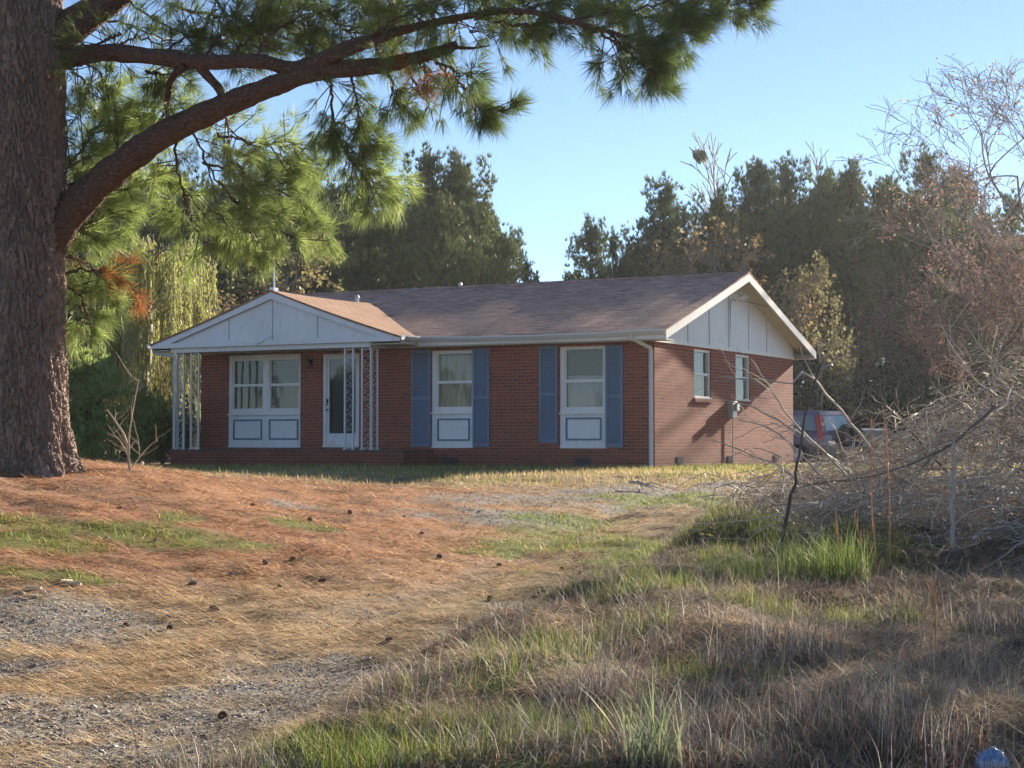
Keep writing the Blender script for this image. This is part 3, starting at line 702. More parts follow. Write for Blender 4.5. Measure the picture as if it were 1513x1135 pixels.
for a, b, c, d in so_:
    mb = MB(); q = .05; x0, x1 = -.12, -.03
    mb.box(x0, x1, a, a + q, c, d); mb.box(x0, x1, b - q, b, c, d); mb.box(x0, x1, a + q, b - q, d - q, d); mb.box(x0, x1 + .02, a + q, b - q, c, c + q); zm = (c + d) / 2; mb.box(x0 + .01, x1 - .01, a + q, b - q, zm - .025, zm + .025)
    mb.box(-.028, .02, a - .0, b + .0, c - .0, c + .02)
    wo_ = mb.build('window', M['trim'], H)
    mb = MB(); mb.add([(-.08, a + q, c + q), (-.08, b - q, c + q), (-.08, b - q, zm - .025), (-.08, a + q, zm - .025)], [(0, 1, 2, 3)]); mb.add([(-.09, a + q, zm + .025), (-.09, b - q, zm + .025), (-.09, b - q, d - q), (-.09, a + q, d - q)], [(0, 1, 2, 3)]); mb.build('glass', M['glass'], wo_)
    mb = MB(); k = 50; vs = []
    for j in range(k + 1):
        u = a + (b - a) * j / k; xx = -.17 + .01 * math.sin(u * 60 + math.sin(u * 17)); vs += [(xx, u, c), (xx, u, d)]
    mb.add(vs, [(2 * j, 2 * j + 2, 2 * j + 3, 2 * j + 1) for j in range(k)]); mb.build('curtain', M['curtain'] if a < 4 else M['curtain'], wo_, True)

for x0, x1, z0, z1 in ((-5.59, -5.135, .42, 2.46), (-4.10, -3.705, .42, 2.46), (-2.54, -2.13, .50, 2.47), (-1.05, -.672, .41, 2.45)):
    mb = MB(); q = .045; zm = (z0 + z1) / 2 - .0
    mb.box(x0, x0 + q, -.045, -.004, z0, z1); mb.box(x1 - q, x1, -.045, -.004, z0, z1)
    for a, b in ((z0, z0 + .07), (zm - .035, zm + .035), (z1 - .06, z1)): mb.box(x0 + q, x1 - q, -.044, -.005, a, b)
    mb.box(x0 + q, x1 - q, -.012, -.005, z0 + .07, zm - .035); mb.box(x0 + q, x1 - q, -.012, -.005, zm + .035, z1 - .06)
    for a, b in ((z0 + .07, zm - .035), (zm + .035, z1 - .06)):
        n_ = int((b - a) / .043)
        for i in range(n_):
            zz = a + (b - a) * (i + .5) / n_
            mb.prism([(x0 + q, -.014, zz + .016), (x0 + q, -.014, zz + .010), (x0 + q, -.038, zz - .018), (x0 + q, -.038, zz - .012)], [(x1 - q, -.014, zz + .016), (x1 - q, -.014, zz + .010), (x1 - q, -.038, zz - .018), (x1 - q, -.038, zz - .012)])
    mb.build('shutter', M['blue'], H)

# storm door
mb = MB(); x0, x1, z0, z1 = -7.865, -6.975, .43, 2.40
for a, b, c, d in ((x0 - .03, x0 + .05, z0, 2.44), (x1 - .05, x1 + .03, z0, 2.44), (x0 + .05, x1 - .05, z1, 2.44)): mb.box(a, b, .02, .11, c, d)
mb.box(x0 - .03, x1 + .03, -.02, .12, .40, .4295)
mb.build('door_frame', M['trim'], H)
mb = MB(); gx0, gx1, gz0, gz1 = -7.75, -7.06, .70, 2.33
mb.box(x0 + .052, gx0, .045, .08, z0 + .005, z1 - .003); mb.box(gx1, x1 - .052, .045, .08, z0 + .005, z1 - .003); mb.box(gx0, gx1, .045, .08, gz1, z1 - .003); mb.box(gx0, gx1, .045, .08, z0 + .005, gz0)
dr = mb.build('storm_door', M['white'], H)
mb = MB(); mb.add([(gx0, .06, gz0), (gx1, .06, gz0), (gx1, .06, gz1), (gx0, .06, gz1)], [(0, 1, 2, 3)]); mb.build('glass', M['glass'], dr)
mb = MB(); mb.box(-7.80, -7.775, .0, .045, 1.36, 1.46); mb.tube([(-7.79, .01, 1.33), (-7.79, -.02, 1.33)], .018, 8); mb.build('handle', M['black'], dr); mb = MB(); mb.tube([(-7.79, .0449, 1.22), (-7.79, .0, 1.22)], .022, 10); mb.build('lock', M['black'], dr)
mb = MB(); mb.box(x0 + .05, x1 - .05, .15, .19, .43, 2.4)
for a, b, c, d in ((-7.7, -7.46, .6, 1.2), (-7.36, -7.12, .6, 1.2), (-7.7, -7.46, 1.35, 2.2), (-7.36, -7.12, 1.35, 2.2)): mb.box(a, b, .138, .149, c, d)
mb.build('inner_door', m_plain('dark_blue_door', (.05, .07, .10), .5), H)
# porch lamp
mb = MB(); cx_ = -8.2; mb.box(cx_ - .045, cx_ + .045, -.02, -.001, 2.24, 2.38); mb.tube([(cx_, -.02, 2.36), (cx_, -.08, 2.38), (cx_, -.11, 2.33)], .01, 6); mb.tube([(cx_, -.11, 2.34), (cx_, -.11, 2.31), (cx_, -.11, 2.17), (cx_, -.11, 2.13)], [.02, .06, .045, .02], 8)
mb.build('wall_lamp', M['black'], H)
# foundation vents
def vent(face, a, b, z0=.03, z1=.20, shelf=True):
    mb = MB()
    if face == 'f':
        mb.box(a, b, -.012, -.002, z0, z1, 1)
        for i in range(5): zz = z0 + (z1 - z0) * (i + .5) / 5; mb.box(a + .02, b - .02, -.02, -.013, zz - .006, zz + .006)
        if shelf: mb.box(a - .02, b + .02, -.06, -.002, z0 - .02, z0 - .002, 2)
    else:
        mb.box(.002, .010, a, b, z0, z1, 1)
        for i in range(5): zz = z0 + (z1 - z0) * (i + .5) / 5; mb.box(.011, .016, a + .02, b - .02, zz - .005, zz + .005)
    mb.build('foundation_vent', [M['black'], M['dark'], M['conc']], H)
vent('f', -4.85, -4.45); vent('f', -1.77, -1.41); vent('s', 1.13, 1.47, .03, .22); vent('s', 3.99, 4.33, .08, .22); vent('s', 7.0, 7.4, .08, .22)
# electric meter and its conduit
mb = MB(); mb.box(.004, .13, 3.98, 4.26, 1.03, 1.40); mt = mb.build('electric_meter', M['meter'], H, bevel=.01)
mb = MB(); mb.disc((.17, 4.12, 1.27), (1, 0, 0), .085, .09, 20); mb.build('meter_dial', M['metal'], mt, False)
mb = MB(); mb.tube([(.06, 4.05, 1.40), (.06, 4.05, 2.6), (.06, 4.05, 3.55), (.08, 4.05, 3.62), (.14, 4.05, 3.63), (.17, 4.05, 3.58)], .017, 8); mb.tube([(.05, 4.2, 1.03), (.05, 4.2, -.1)], .012, 6); mb.build('conduit', M['meter'], mt)
# flashing, pipes, mast on the roof
def zr_(Y_): return EZ + sl_ * (Y_ - FYo)
mb = MB(); a = np.array([AX + .02, 2.75, zr_(2.75) + .03]); b = np.array([-7.95, RY - .1, zr_(RY - .1) + .025]); mb.tube([a, a * .6 + b * .4 + [0, 0, .0], b], [.018, .014, .022], 5); mb.build('flashing', M['metal'], H)
mb = MB(); mb.tube([(AX, 2.2, PZ - .05), (AX, 2.2, PZ + .08)], .045, 10); mb.tube([(AX + .0, 2.2, PZ + .08), (AX, 2.2, PZ + .14)], [.07, .03], 10); mb.build('vent_pipe', M['metal'], H, False)
mb = MB(); mb.tube([(-6.9, RY + .1, RZ - .05), (-6.9, RY + .1, RZ + .06)], .04, 10); mb.tube([(-6.9, RY + .1, RZ + .06), (-6.9, RY + .1, RZ + .11)], [.06, .03], 10); mb.build('vent_pipe', M['metal'], H)
mb = MB(); mb.tube([(AX, FY + .1, PZ - .03), (AX, FY + .1, PZ + .48), (AX + .02, FY + .1, PZ + .52)], [.022, .018, .01], 8); mb.box(AX - .06, AX + .06, FY + .02, FY + .18, PZ - .02, PZ + .05); mb.build('mast', M['metal'], H)

# ------------------------------------------------------------------ vehicles behind the house
def wheel(parent, c, r=.34, w_=.22, name='wheel'):
    mb = MB(); cx_, cy_, cz_ = c
    mb.tube([(cx_, cy_ - w_ / 2, cz_), (cx_, cy_ - w_ / 2 + .03, cz_), (cx_, cy_ + w_ / 2 - .03, cz_), (cx_, cy_ + w_ / 2, cz_)], [r * .93, r, r, r * .93], 28)
    wo_ = mb.build(name, M['tyre'], parent, True)
    mb = MB()
    for s in (-1, 1): mb.disc((cx_, cy_ + s * (w_ / 2 - .005), cz_), (0, 1, 0), r * .6, .03, 20); mb.disc((cx_, cy_ + s * (w_ / 2 + .012), cz_), (0, 1, 0), r * .15, .02, 12)
    for k in range(5):
        a = k * 2 * math.pi / 5
        for s in (-1, 1): mb.box(cx_ + r * .35 * math.cos(a) - .025, cx_ + r * .35 * math.cos(a) + .025, cy_ + s * (w_ / 2 + .012) - .008, cy_ + s * (w_ / 2 + .012) + .008, cz_ + r * .35 * math.sin(a) - .03, cz_ + r * .35 * math.sin(a) + .03)
    mb.build('rim', M['metal'], wo_)
M['tyre'] = m_plain('tyre_rubber', (.02, .02, .02), .8, bmp=.2)
M['suvpaint'] = m_plain('dusty_blue_grey_paint', (.13, .125, .175), .3, .4, var=.1, scale=4)
M['tanpaint'] = m_plain('grey_lower_cladding', (.10, .085, .08), .5, var=.2, scale=5)
M['navy'] = m_plain('navy_truck_paint', (.018, .022, .045), .45, 0)
M['redlens'] = m_plain('red_lens', (.45, .02, .012), .2)
M['carglass'] = m_plain('tinted_car_glass', (.16, .22, .23), .06, 0, 1.0, var=.05)
M['plate'] = m_plain('plate_white', (.6, .6, .62), .4)
def loft(mb, secs, mi=0):
    """skin matching loops along the length"""
    n_ = len(secs[0]); vs = [p for s in secs for p in s]; f = [list(range(n_))[::-1], [len(vs) - n_ + i for i in range(n_)]]
    for k in range(len(secs) - 1):
        for i in range(n_): a = k * n_ + i; b = k * n_ + (i + 1) % n_; f.append((a, b, b + n_, a + n_))
    mb.add(vs, f, mi)
def car_sec(x, zb, zt, w_, tw):
    """body section at x: rounded box, zb..zt, half width w_, half width at the top tw"""
    zm = zb + (zt - zb) * .55
    return [(x, -w_ * .93, zb), (x, -w_, zb + .12), (x, -w_, zm), (x, -tw, zt - .03), (x, -tw + .05, zt), (x, tw - .05, zt), (x, tw, zt - .03), (x, w_, zm), (x, w_, zb + .12), (x, w_ * .93, zb)]
SUVP = P3(1216, 640, 50); gzs = gz(SUVP[0], 50)
def heading(v): return math.atan2(v[1], v[0])
suv = empty('suv', (SUVP[0] - 1.1, 51.3, gzs), heading((-.70, .714)))
tag(suv, 'blue grey suv with tall red tail lights and spare wheel beyond the house corner', 'car')
mb = MB()    # front is +x; rear at x = -2.2
loft(mb, [car_sec(-2.2, .42, .95, .80, .76), car_sec(-2.12, .35, 1.0, .87, .84), car_sec(-1.2, .28, 1.02, .89, .85), car_sec(1.0, .28, 1.02, .89, .85), car_sec(1.35, .3, .98, .88, .80), car_sec(2.1, .35, .84, .84, .70), car_sec(2.25, .4, .74, .74, .6)])
mb.build('body', M['suvpaint'], suv, True, .02)
mb = MB(); P = lambda x, z, w_: [(x, -w_, z), (x, w_, z)]
def cabin(mb, xr0, xr1, xf1, xf0, z0, z1, w0, w1, mi=0):
    lo = [(xr0, -w0, z0), (xf0, -w0, z0), (xf0, w0, z0), (xr0, w0, z0)]; hi = [(xr1, -w1, z1), (xf1, -w1, z1), (xf1, w1, z1), (xr1, w1, z1)]
    mb.prism(lo, hi, mi)
cabin(mb, -2.17, -1.95, .35, 1.2, 1.0, 1.58, .84, .68); cabin(mb, -1.93, -1.80, .15, .33, 1.58, 1.65, .66, .55)
mb.build('cabin', M['suvpaint'], suv, False, .04)
def side_pane(mb, x0, x1, x2, x3, s, z0=1.07, z1=1.50, w0=.838, w1=.70):
    o = .012 * s
    def q(x, z): t_ = (z - 1.0) / .58; return (x, s * (.84 + (.68 - .84) * t_) + o, z)
    mb.add([q(x0, z0), q(x1, z0), q(x2, z1), q(x3, z1)], [(0, 1, 2, 3)])
for s in (-1, 1):
    for q_ in ((-1.95, -1.20, -1.22, -1.80), (-1.10, -.25, -.27, -1.10), (-.15, .85, .28, -.15)):
        mb = MB(); side_pane(mb, *q_, s); mb.build('side_window', M['carglass'], suv)
mb = MB(); 
def rq(y_, z): t_ = (z - 1.0) / .58; return (-2.17 + .22 * t_ - .012, y_ * (1 - .14 * t_), z)
mb.add([rq(-.62, 1.06), rq(.62, 1.06), rq(.62, 1.50), rq(-.62, 1.50)], [(3, 2, 1, 0)]); mb.build('rear_window', m_plain('rear_glass', (.34, .44, .42), .08, 0, 1.0, var=.3, scale=3), suv)  # pale teal reflection put into the glass colour
for s in (-1, 1):
    mb = MB()
    mb.prism([(-2.20, s * .66, .80), (-2.20, s * .86, .80), (-2.06, s * .88, .80), (-2.06, s * .66, .80)], [(-2.03, s * .62, 1.52), (-2.03, s * .74, 1.52), (-1.90, s * .76, 1.52), (-1.90, s * .62, 1.52)])
    mb.build('tail_light', M['redlens'], suv)
mb = MB(); loft(mb, [[(-2.30, -.82, .36), (-2.30, .82, .36), (-2.30, .82, .56), (-2.30, -.82, .56)], [(-2.0, -.90, .34), (-2.0, .90, .34), (-2.0, .90, .58), (-2.0, -.90, .58)]]); mb.box(-2.0, 2.0, -.905, -.86, .24, .42); mb.box(-2.0, 2.0, .86, .905, .24, .42); mb.build('bumper', M['tanpaint'], suv)
mb = MB(); mb.box(-2.235, -2.215, .28, .58, .62, .76); mb.build('number_plate', M['plate'], suv)
for x_ in (-1.35, 1.35):
    for s in (-1, 1): wheel(suv, (x_, s * .80, .34))
mb = MB(); mb.tube([(-2.22, -.18, .92), (-2.25, -.18, .92), (-2.40, -.18, .92), (-2.44, -.18, .92)], [.30, .335, .335, .27], 28); sw = mb.build('spare_wheel', M['tyre'], suv, True)

TP = P3(1298, 640, 56); trk = empty('pickup_truck', (TP[0] - 1.9, 58.0, gz(TP[0], 56)), heading((-.76, .65)))
tag(trk, 'dark navy pickup truck with a bright tailgate top, parked beyond the blue grey suv', 'truck')
mb = MB(); loft(mb, [car_sec(.2, .45, 1.12, .93, .90), car_sec(1.6, .45, 1.12, .93, .90), car_sec(2.6, .45, 1.08, .92, .85), car_sec(2.8, .5, .95, .88, .8)]); mb.build('body', M['navy'], trk, False, .03)
mb = MB(); cabin(mb, .2, .35, 1.2, 1.7, 1.12, 1.72, .88, .70); mb.build('cabin', M['navy'], trk, False, .05)
mb = MB(); mb.box(-2.4, .18, -.93, -.86, .55, 1.12); mb.box(-2.4, .18, .86, .93, .55, 1.12); mb.box(-2.4, .18, -.86, .86, .55, .62); mb.box(.12, .18, -.86, .86, .62, 1.12); mb.build('bed', M['navy'], trk)
mb = MB(); mb.box(-2.46, -2.405, -.80, .80, .56, 1.11); tg = mb.build('tailgate', M['navy'], trk); mb = MB(); mb.box(-2.47, -2.38, -.82, .82, 1.112, 1.17); mb.build('tailgate_cap', M['metal'], tg)
for s in (-1, 1): mb = MB(); mb.box(-2.46, -2.38, s * .87 - .06, s * .87 + .06, .72, 1.02); mb.build('tail_light', M['redlens'], trk)
mb = MB(); mb.box(-2.62, -2.48, -.9, .9, .42, .55); mb.build('bumper', M['black'], trk)
for s in (-1, 1):
    mb = MB(); mb.add([(.42, s * .865, 1.2), (1.45, s * .865, 1.2), (1.15, s * .76, 1.62), (.5, s * .76, 1.62)], [(0, 1, 2, 3)]); mb.build('side_window', M['carglass'], trk)
for x_ in (-1.5, 1.9):
    for s in (-1, 1): wheel(trk, (x_, s * .82, .37), .37, .24)

# ------------------------------------------------------------------ foliage builders
def needles_np(C, Dr, per, L, wid, cone, r=None):
    """tufts: needle triangles fanning from centres C about directions Dr"""
    r = r or rng; n = len(C) * per; C2 = np.repeat(C, per, 0); D2 = np.repeat(Dr, per, 0)
    rnd = r.normal(size=(n, 3)); rnd /= np.linalg.norm(rnd, axis=1, keepdims=True)
    d = D2 + rnd * cone; d /= np.linalg.norm(d, axis=1, keepdims=True)
    s = np.cross(d, r.normal(size=(n, 3))); s /= (np.linalg.norm(s, axis=1, keepdims=True) + 1e-9)
    ln = (L * r.uniform(.6, 1.15, n))[:, None]; b = C2 + rnd * L * .12
    tip = b + d * ln; tip[:, 2] -= (ln[:, 0] * .12)
    V = np.stack([b - s * wid / 2, b + s * wid / 2, tip], 1).reshape(-1, 3); F = np.arange(3 * n).reshape(-1, 3)
    return V, F
def leaves_np(C, size, r=None, aspect=.6):
    r = r or rng; n = len(C); a = r.normal(size=(n, 3)); a /= np.linalg.norm(a, axis=1, keepdims=True); b = np.cross(a, r.normal(size=(n, 3))); b /= np.linalg.norm(b, axis=1, keepdims=True)
    s = (size * r.uniform(.6, 1.3, n))[:, None]
    V = np.stack([C - a * s * .5, C + b * s * aspect * .5, C + a * s * .5, C - b * s * aspect * .5], 1).reshape(-1, 3)
    return V, np.arange(4 * n).reshape(-1, 4)

def pine_tree(name, seed, Ht, Rad, base, mname='pine_far', dens=1.0, lean=0):
    """trunk mesh (with its boughs) and crown mesh under an Empty of unit placement"""
    r = np.random.default_rng(seed); root = empty(name)
    paths = []; rad = []; zs = np.linspace(0, Ht * .97, 12); wob = np.cumsum(r.normal(0, .05, (12, 2)), 0) * np.linspace(0, 1, 12)[:, None]
    tp = np.stack([wob[:, 0] + lean * zs / Ht, wob[:, 1], zs], 1); paths.append(tp); rad.append(np.linspace(.17, .03, 12) * (Ht / 13))
    C = []; Dd = []
    nb = int(58 * dens)
    for i in range(nb):
        u = base + (1 - base) * (i + r.random()) / nb; z = Ht * .96 * u; az = i * 2.4 + r.normal(0, .4)
        t_ = (u - base) / (1 - base); env = Rad * (math.sin(math.pi * min(1, .18 + .80 * t_)) ** .7) * r.uniform(.35, 1.2)
        if t_ > .9: env *= .8
        el = -.05 + .75 * t_ + r.normal(0, .15); k = 5; s = np.linspace(0, 1, k); o = np.array([np.interp(z, zs, tp[:, 0]), np.interp(z, zs, tp[:, 1]), z])
        P_ = o + np.stack([math.cos(az) * s * env * math.cos(el), math.sin(az) * s * env * math.cos(el), s * env * math.sin(el) + .25 * env * s * s * .6], 1) + r.normal(0, .05, (k, 3)) * s[:, None]
        paths.append(P_); rad.append(np.linspace(.045, .012, k))
        nt_ = int(6 + 10 * env / Rad)
        for j in range(nt_):
            q = r.uniform(.35, 1.0) ** .8; c = np.array([np.interp(q, s, P_[:, a]) for a in range(3)]) + r.normal(0, .20, 3) * (1 + .5 * q)
            C.append(c); Dd.append(np.array([math.cos(az) * .4, math.sin(az) * .4, .75]) + r.normal(0, .25, 3))
    for j in range(10): C.append(tp[-1] + np.array([r.normal(0, .12), r.normal(0, .12), r.uniform(-.9, .35)])); Dd.append(np.array([0, 0, 1.]))
    C = np.array(C); Dd = np.array(Dd); Dd /= np.linalg.norm(Dd, axis=1, keepdims=True)
    # each tuft becomes a small cluster of shoots
    C = C[r.random(len(C)) < .60]
    ups = []
    for P_ in paths[1:]:
        if P_[0, 2] > Ht * (base + (1 - base) * .45) and r.random() < .75:
            for j in range(r.integers(3, 7)): ups.append(P_[-1] + np.array([r.normal(0, .05), r.normal(0, .05), .02 + .17 * j]))
    C = np.concatenate([C, np.array(ups)]); Dd = np.tile(np.array([0, 0, 1.]), (len(C), 1)) + r.normal(0, .25, (len(C), 3))
    k = 4; Cc = np.repeat(C, k, 0) + r.normal(0, .11, (len(C) * k, 3)) * np.array([1.3, 1.3, .8]); Dc = np.repeat(Dd, k, 0)
    V, F_ = needles_np(Cc, Dc, 8, .30, .055, .5, r)
    tv, tf = tube_np(paths, rad, 5)
    mesh_np('trunk', tv, tf, M['bark_far'], root, smooth=True); mesh_np('crown', V, F_, M[mname], root)
    return root

def branchy(seed, Ht, spread, rmin=.014, levels=5, fork=3, up=.5, r0=.16, trunk_frac=.25, bud=None, budsize=.12, nb=2, gnarl=.18):
    r = np.random.default_rng(seed); paths = []; rads = []; tips = []
    def rec(p, d, ln, rr_, lv):
        k = 4; P_ = [p]; dd = d.copy()
        for i in range(k): dd = dd + r.normal(0, gnarl, 3); dd /= np.linalg.norm(dd); P_.append(P_[-1] + dd * ln / k)
        P_ = np.array(P_); paths.append(P_); rads.append(np.linspace(rr_, rr_ * .6, k + 1))
        if lv <= 2: tips.append(P_[2:])
        if lv == 0: return
        for i in range(fork if lv < levels else fork + 1):
            q = P_[r.integers(2, k + 1)] if i else P_[-1]
            nd = dd + r.normal(0, spread, 3); nd[2] += up * .35; nd /= np.linalg.norm(nd); rec(q, nd, ln * r.uniform(.58, .82), rr_ * .55, lv - 1)
    rec(np.zeros(3), np.array([r.normal(0, .05), r.normal(0, .05), 1.]), Ht * trunk_frac, r0, levels)
    s = Ht / max(p[:, 2].max() for p in paths); paths = [p * s for p in paths]
    al = np.concatenate(paths); mm = al[al[:, 2] > .6 * Ht].mean(0)
    for p in paths: p[:, :2] -= mm[:2] * (p[:, 2:3] / (.8 * Ht))
    tips = [q - np.c_[mm[0] / s * (q[:, 2:3] * s / (.8 * Ht)), mm[1] / s * (q[:, 2:3] * s / (.8 * Ht)), 0 * q[:, 2:3]] for q in tips]
    V, F_ = tube_np(paths, [np.maximum(x, rmin) for x in rads], 3); T = np.concatenate(tips) * s
    return V, F_, T
def decid(name, seed, Ht, bud=None, budn=0, budsize=.12, barkm='twig', rmin=.014, **kw):
    V, F_, T = branchy(seed, Ht, rmin=rmin, **kw); root = empty(name)
    mesh_np('trunk', V, F_, M[barkm], root, smooth=True)
    if bud:
        r = np.random.default_rng(seed + 1); C = T[r.integers(0, len(T), budn)] + r.normal(0, .14, (budn, 3)); v, f = leaves_np(C, budsize, r, .8)
        mesh_np('crown', v, f, M[bud], root)
    return root
def shrub(name, seed, mname, rx=1.6, h=2.4, n=4200, size=.10, stems=True):
    r = np.random.default_rng(seed); root = empty(name); lob = r.normal(0, 1, (14, 3)); lob /= np.linalg.norm(lob, axis=1, keepdims=True); lob[:, 2] = np.abs(lob[:, 2])
    C = []
    for l in lob:
        c = l * np.array([rx * .62, rx * .62, h * .5]) * r.uniform(.5, 1.05); c[2] += h * .28; rad_ = r.uniform(.28, .5) * rx
        q = r.normal(size=(n // 14, 3)); q /= np.linalg.norm(q, axis=1, keepdims=True); C.append(c + q * rad_ * (r.random((n // 14, 1)) ** .4))
    C = np.concatenate(C); C = C[C[:, 2] > .05]
    v, f = leaves_np(C, size, r, .5); mesh_np('foliage', v, f, M[mname], root)
    pth = []; rd = []
    for i in range(9): a = r.uniform(0, 6.28); e = r.uniform(.2, .6) * rx; pth.append(np.array([[0, 0, 0], [e * .4 * math.cos(a), e * .4 * math.sin(a), h * .35], [e * math.cos(a), e * math.sin(a), h * .75]])); rd.append(np.array([.03, .02, .01]))
    v, f = tube_np(pth, rd, 5); mesh_np('stem', v, f, M['twig'], root)
    return root

used = set()
def place(proto, x, y, sc, rz, label, cat, group=None, z=None, sxy=None):
    o = proto if proto.name not in used else copy_tree(proto)
    used.add(proto.name)
    o.location = (x, y, gz(x, y) - .05 if z is None else z); o.rotation_euler = (0, 0, rz); sxy = sc if sxy is None else sxy; o.scale = (sxy, sxy, sc)
    for k in ('label', 'category', 'group'):
        if k in o: del o[k]
    tag(o, label, cat, group); return o

protos = [pine_tree('pine_tree', 11, 13, 2.4, .34), pine_tree('pine_tree', 12, 13, 2.0, .42, 'pine_far2'), pine_tree('pine_tree', 13, 13, 2.8, .22), pine_tree('pine_tree', 14, 13, 1.9, .5), pine_tree('pine_tree', 15, 13, 3.0, .10, 'pine_far2', 1.25)]
prt = random.Random(5)
def pine_at(px, py, Yd, k, label, group=None, wide=1.0):
    top = P3(px, py, Yd); z0 = gz(top[0], Yd); sc = (top[2] - z0) / 13.0
    return place(protos[k], top[0], Yd, sc, prt.uniform(0, 6.28), label, 'tree', group, sxy=wide * max(.75, min(1.1, sc)))
front_pines = [
 (455, 245, 66, 0, 'dark pine rising left of the mast over the porch gable', 1), (500, 285, 68, 3, 'slim pine behind the hanging needles, just right of the porch peak', 1), (545, 262, 70, 0, 'pine seen through the hanging branch end, above the porch valley', .9),
 (628, 236, 66, 0, 'tallest dark pine above the roof, left edge of the open sky', 1.0), (672, 240, 67, 1, 'tall pine with spiky top, right beside the tallest pine over the roof', .95), (655, 300, 63, 4, 'broad olive pine in front of the tallest pair over the roof', .9), (712, 300, 66, 4, 'olive green pine sloping down toward the gap of open sky', .85), (748, 352, 66, 4, 'low rounded pine next to the gap of open sky', .7), (776, 392, 70, 0, 'small dark pine top just left of the sky gap', .5),
 (870, 332, 74, 1, 'small round headed pine standing alone right of the sky gap', .75), (905, 352, 78, 0, 'short pine between the lone round pine and the tall dark one', .6), (974, 276, 72, 0, 'tall dark cone of a pine behind the middle of the ridge', 1.0), (1012, 300, 75, 2, 'dark pine at the right shoulder of the tall cone', .8),
 (1066, 292, 76, 1, 'grey green pine under the bare tree with mistletoe', .8), (1120, 250, 74, 3, 'thin crowned pine rising straight above the right gable peak', .9), (1172, 246, 76, 0, 'dark pine with twin tip right of the gable peak', .9), (1222, 268, 77, 3, 'pine with airy top halfway between gable and red tree', .9), (1262, 252, 75, 1, 'light spiky pine in the middle of the right tree line', .9), (1308, 262, 77, 2, 'full crowned pine left of the red budding tree', .8), (1362, 236, 76, 0, 'highest dark pine directly behind the red budding tree', .95), (1420, 262, 82, 2, 'pine top half hidden behind the red crown', 1.0), (1490, 300, 82, 0, 'dark pine at the right edge behind the red crown', 1.0)]
for px, py, Yd, k, lb, wd in front_pines: pine_at(px, py, Yd, k, lb, None, wd)
SK = np.array([(40, 190), (240, 215), (400, 225), (470, 245), (600, 245), (700, 260), (740, 325), (775, 398), (792, 440), (812, 432), (850, 350), (900, 350), (940, 295), (1040, 300), (1110, 265), (1180, 255), (1300, 270), (1380, 245), (1460, 290), (1560, 300)], float)
gl = 'dark pine deep in the woods behind the house'
k = 0
for row, (Yd, stepx, lo, hi) in enumerate(((74, 46, 30, 75), (86, 50, 20, 90), (98, 46, 50, 130))):
    px = 60 + row * 17
    while px < 1540:
        s = np.interp(px, SK[:, 0], SK[:, 1]) + prt.uniform(lo, hi)
        if 770 < px < 835: s = max(s, 446)
        if not (row == 0 and 770 < px < 840):
            pine_at(px, min(s, 540), Yd + prt.uniform(-3, 3) + (0 if px < 820 else 6), prt.choice([0, 2, 3, 0, 2, 1]), gl, 'pines crowded in the woods behind the house', .95)
        px += stepx * prt.uniform(.75, 1.25)

# budding and bare broadleaved trees
bt = decid('bare_tree', 31, 14.5, None, rmin=.022, spread=.33, levels=6, fork=3, up=.8, trunk_frac=.3, r0=.17, gnarl=.1)
p = P3(1112, 192, 86); bt_ = place(bt, p[0], 86, (p[2] + .2) / 14.5, 1.0, 'pale bare tree with a mistletoe ball rising highest above the right tree line', 'tree')
p = P3(1185, 222, 84); bt2_ = copy_tree(bt_); bt2_.location = (p[0], 84, -.25); bt2_.rotation_euler = (0, 0, 2.6); bt2_.scale = ((p[2] + .2) / 14.5,) * 3; tag(bt2_, 'lower bare tree with mistletoe, right of the tallest bare one', 'tree')
ms = np.random.default_rng(3)
for q, (mx, my) in enumerate(((1058, 205), (1141, 226))):
    pass
tb = decid('budding_tree', 32, 9, 'bud_tan', 3600, .15, spread=.5, levels=5, fork=3, up=.35, trunk_frac=.24)
tr_ = decid('budding_tree', 33, 10, 'bud_red', 9500, .085, barkm='bark_far', rmin=.010, spread=.55, levels=6, fork=3, up=.3, trunk_frac=.34, r0=.15)
to = decid('budding_tree', 34, 8, 'bud_olive', 4200, .15, spread=.5, levels=5, fork=3, up=.3, trunk_frac=.2)
def tree_at(proto, px, py, Yd, H0, label, rz=0, wide=None, group=None, cat='tree'):
    p = P3(px, py, Yd); z0 = gz(p[0], Yd); sc = (p[2] - z0) / H0; return place(proto, p[0], Yd, sc, rz, label, cat, group, sxy=wide or sc)
tree_at(tb, 968, 345, 68, 9, 'tan budding tree behind the middle of the roof ridge', .4)
tree_at(tb, 1100, 315, 64, 9, 'wide tan budding tree just behind the right gable peak', 2.1, 1.0)
tree_at(to, 1150, 380, 62, 8, 'yellow green budding tree right of the gable slope', 1.1, .8)
tree_at(tb, 1195, 430, 66, 9, 'low grey brown budding tree right of the gable fascia', 3.0, .7)
tree_at(tr_, 1425, 232, 66, 10, 'red budding maple with a wide crown on the right', .3, 1.15)
tree_at(tr_, 1505, 300, 64, 10, 'pinkish budding tree at the right edge, beside the wide red maple', 2.2, .8)
tree_at(to, 370, 330, 52, 8, 'olive budding tree behind the left slope of the porch gable', 2.0, 1.0)
tree_at(tb, 330, 420, 50, 9, 'brown twiggy tree behind the left porch eave', 1.0, .65)
tree_at(tb, 225, 430, 44, 9, 'brown thicket tree left of the porch', 5.0, .6)
tree_at(tb, 120, 470, 41, 9, 'brown twiggy tree right beside the pine trunk', 1.9, .5)
tree_at(bt, 285, 480, 42, 14.5, 'thin bare tree just left of the porch eave', .3, .4)
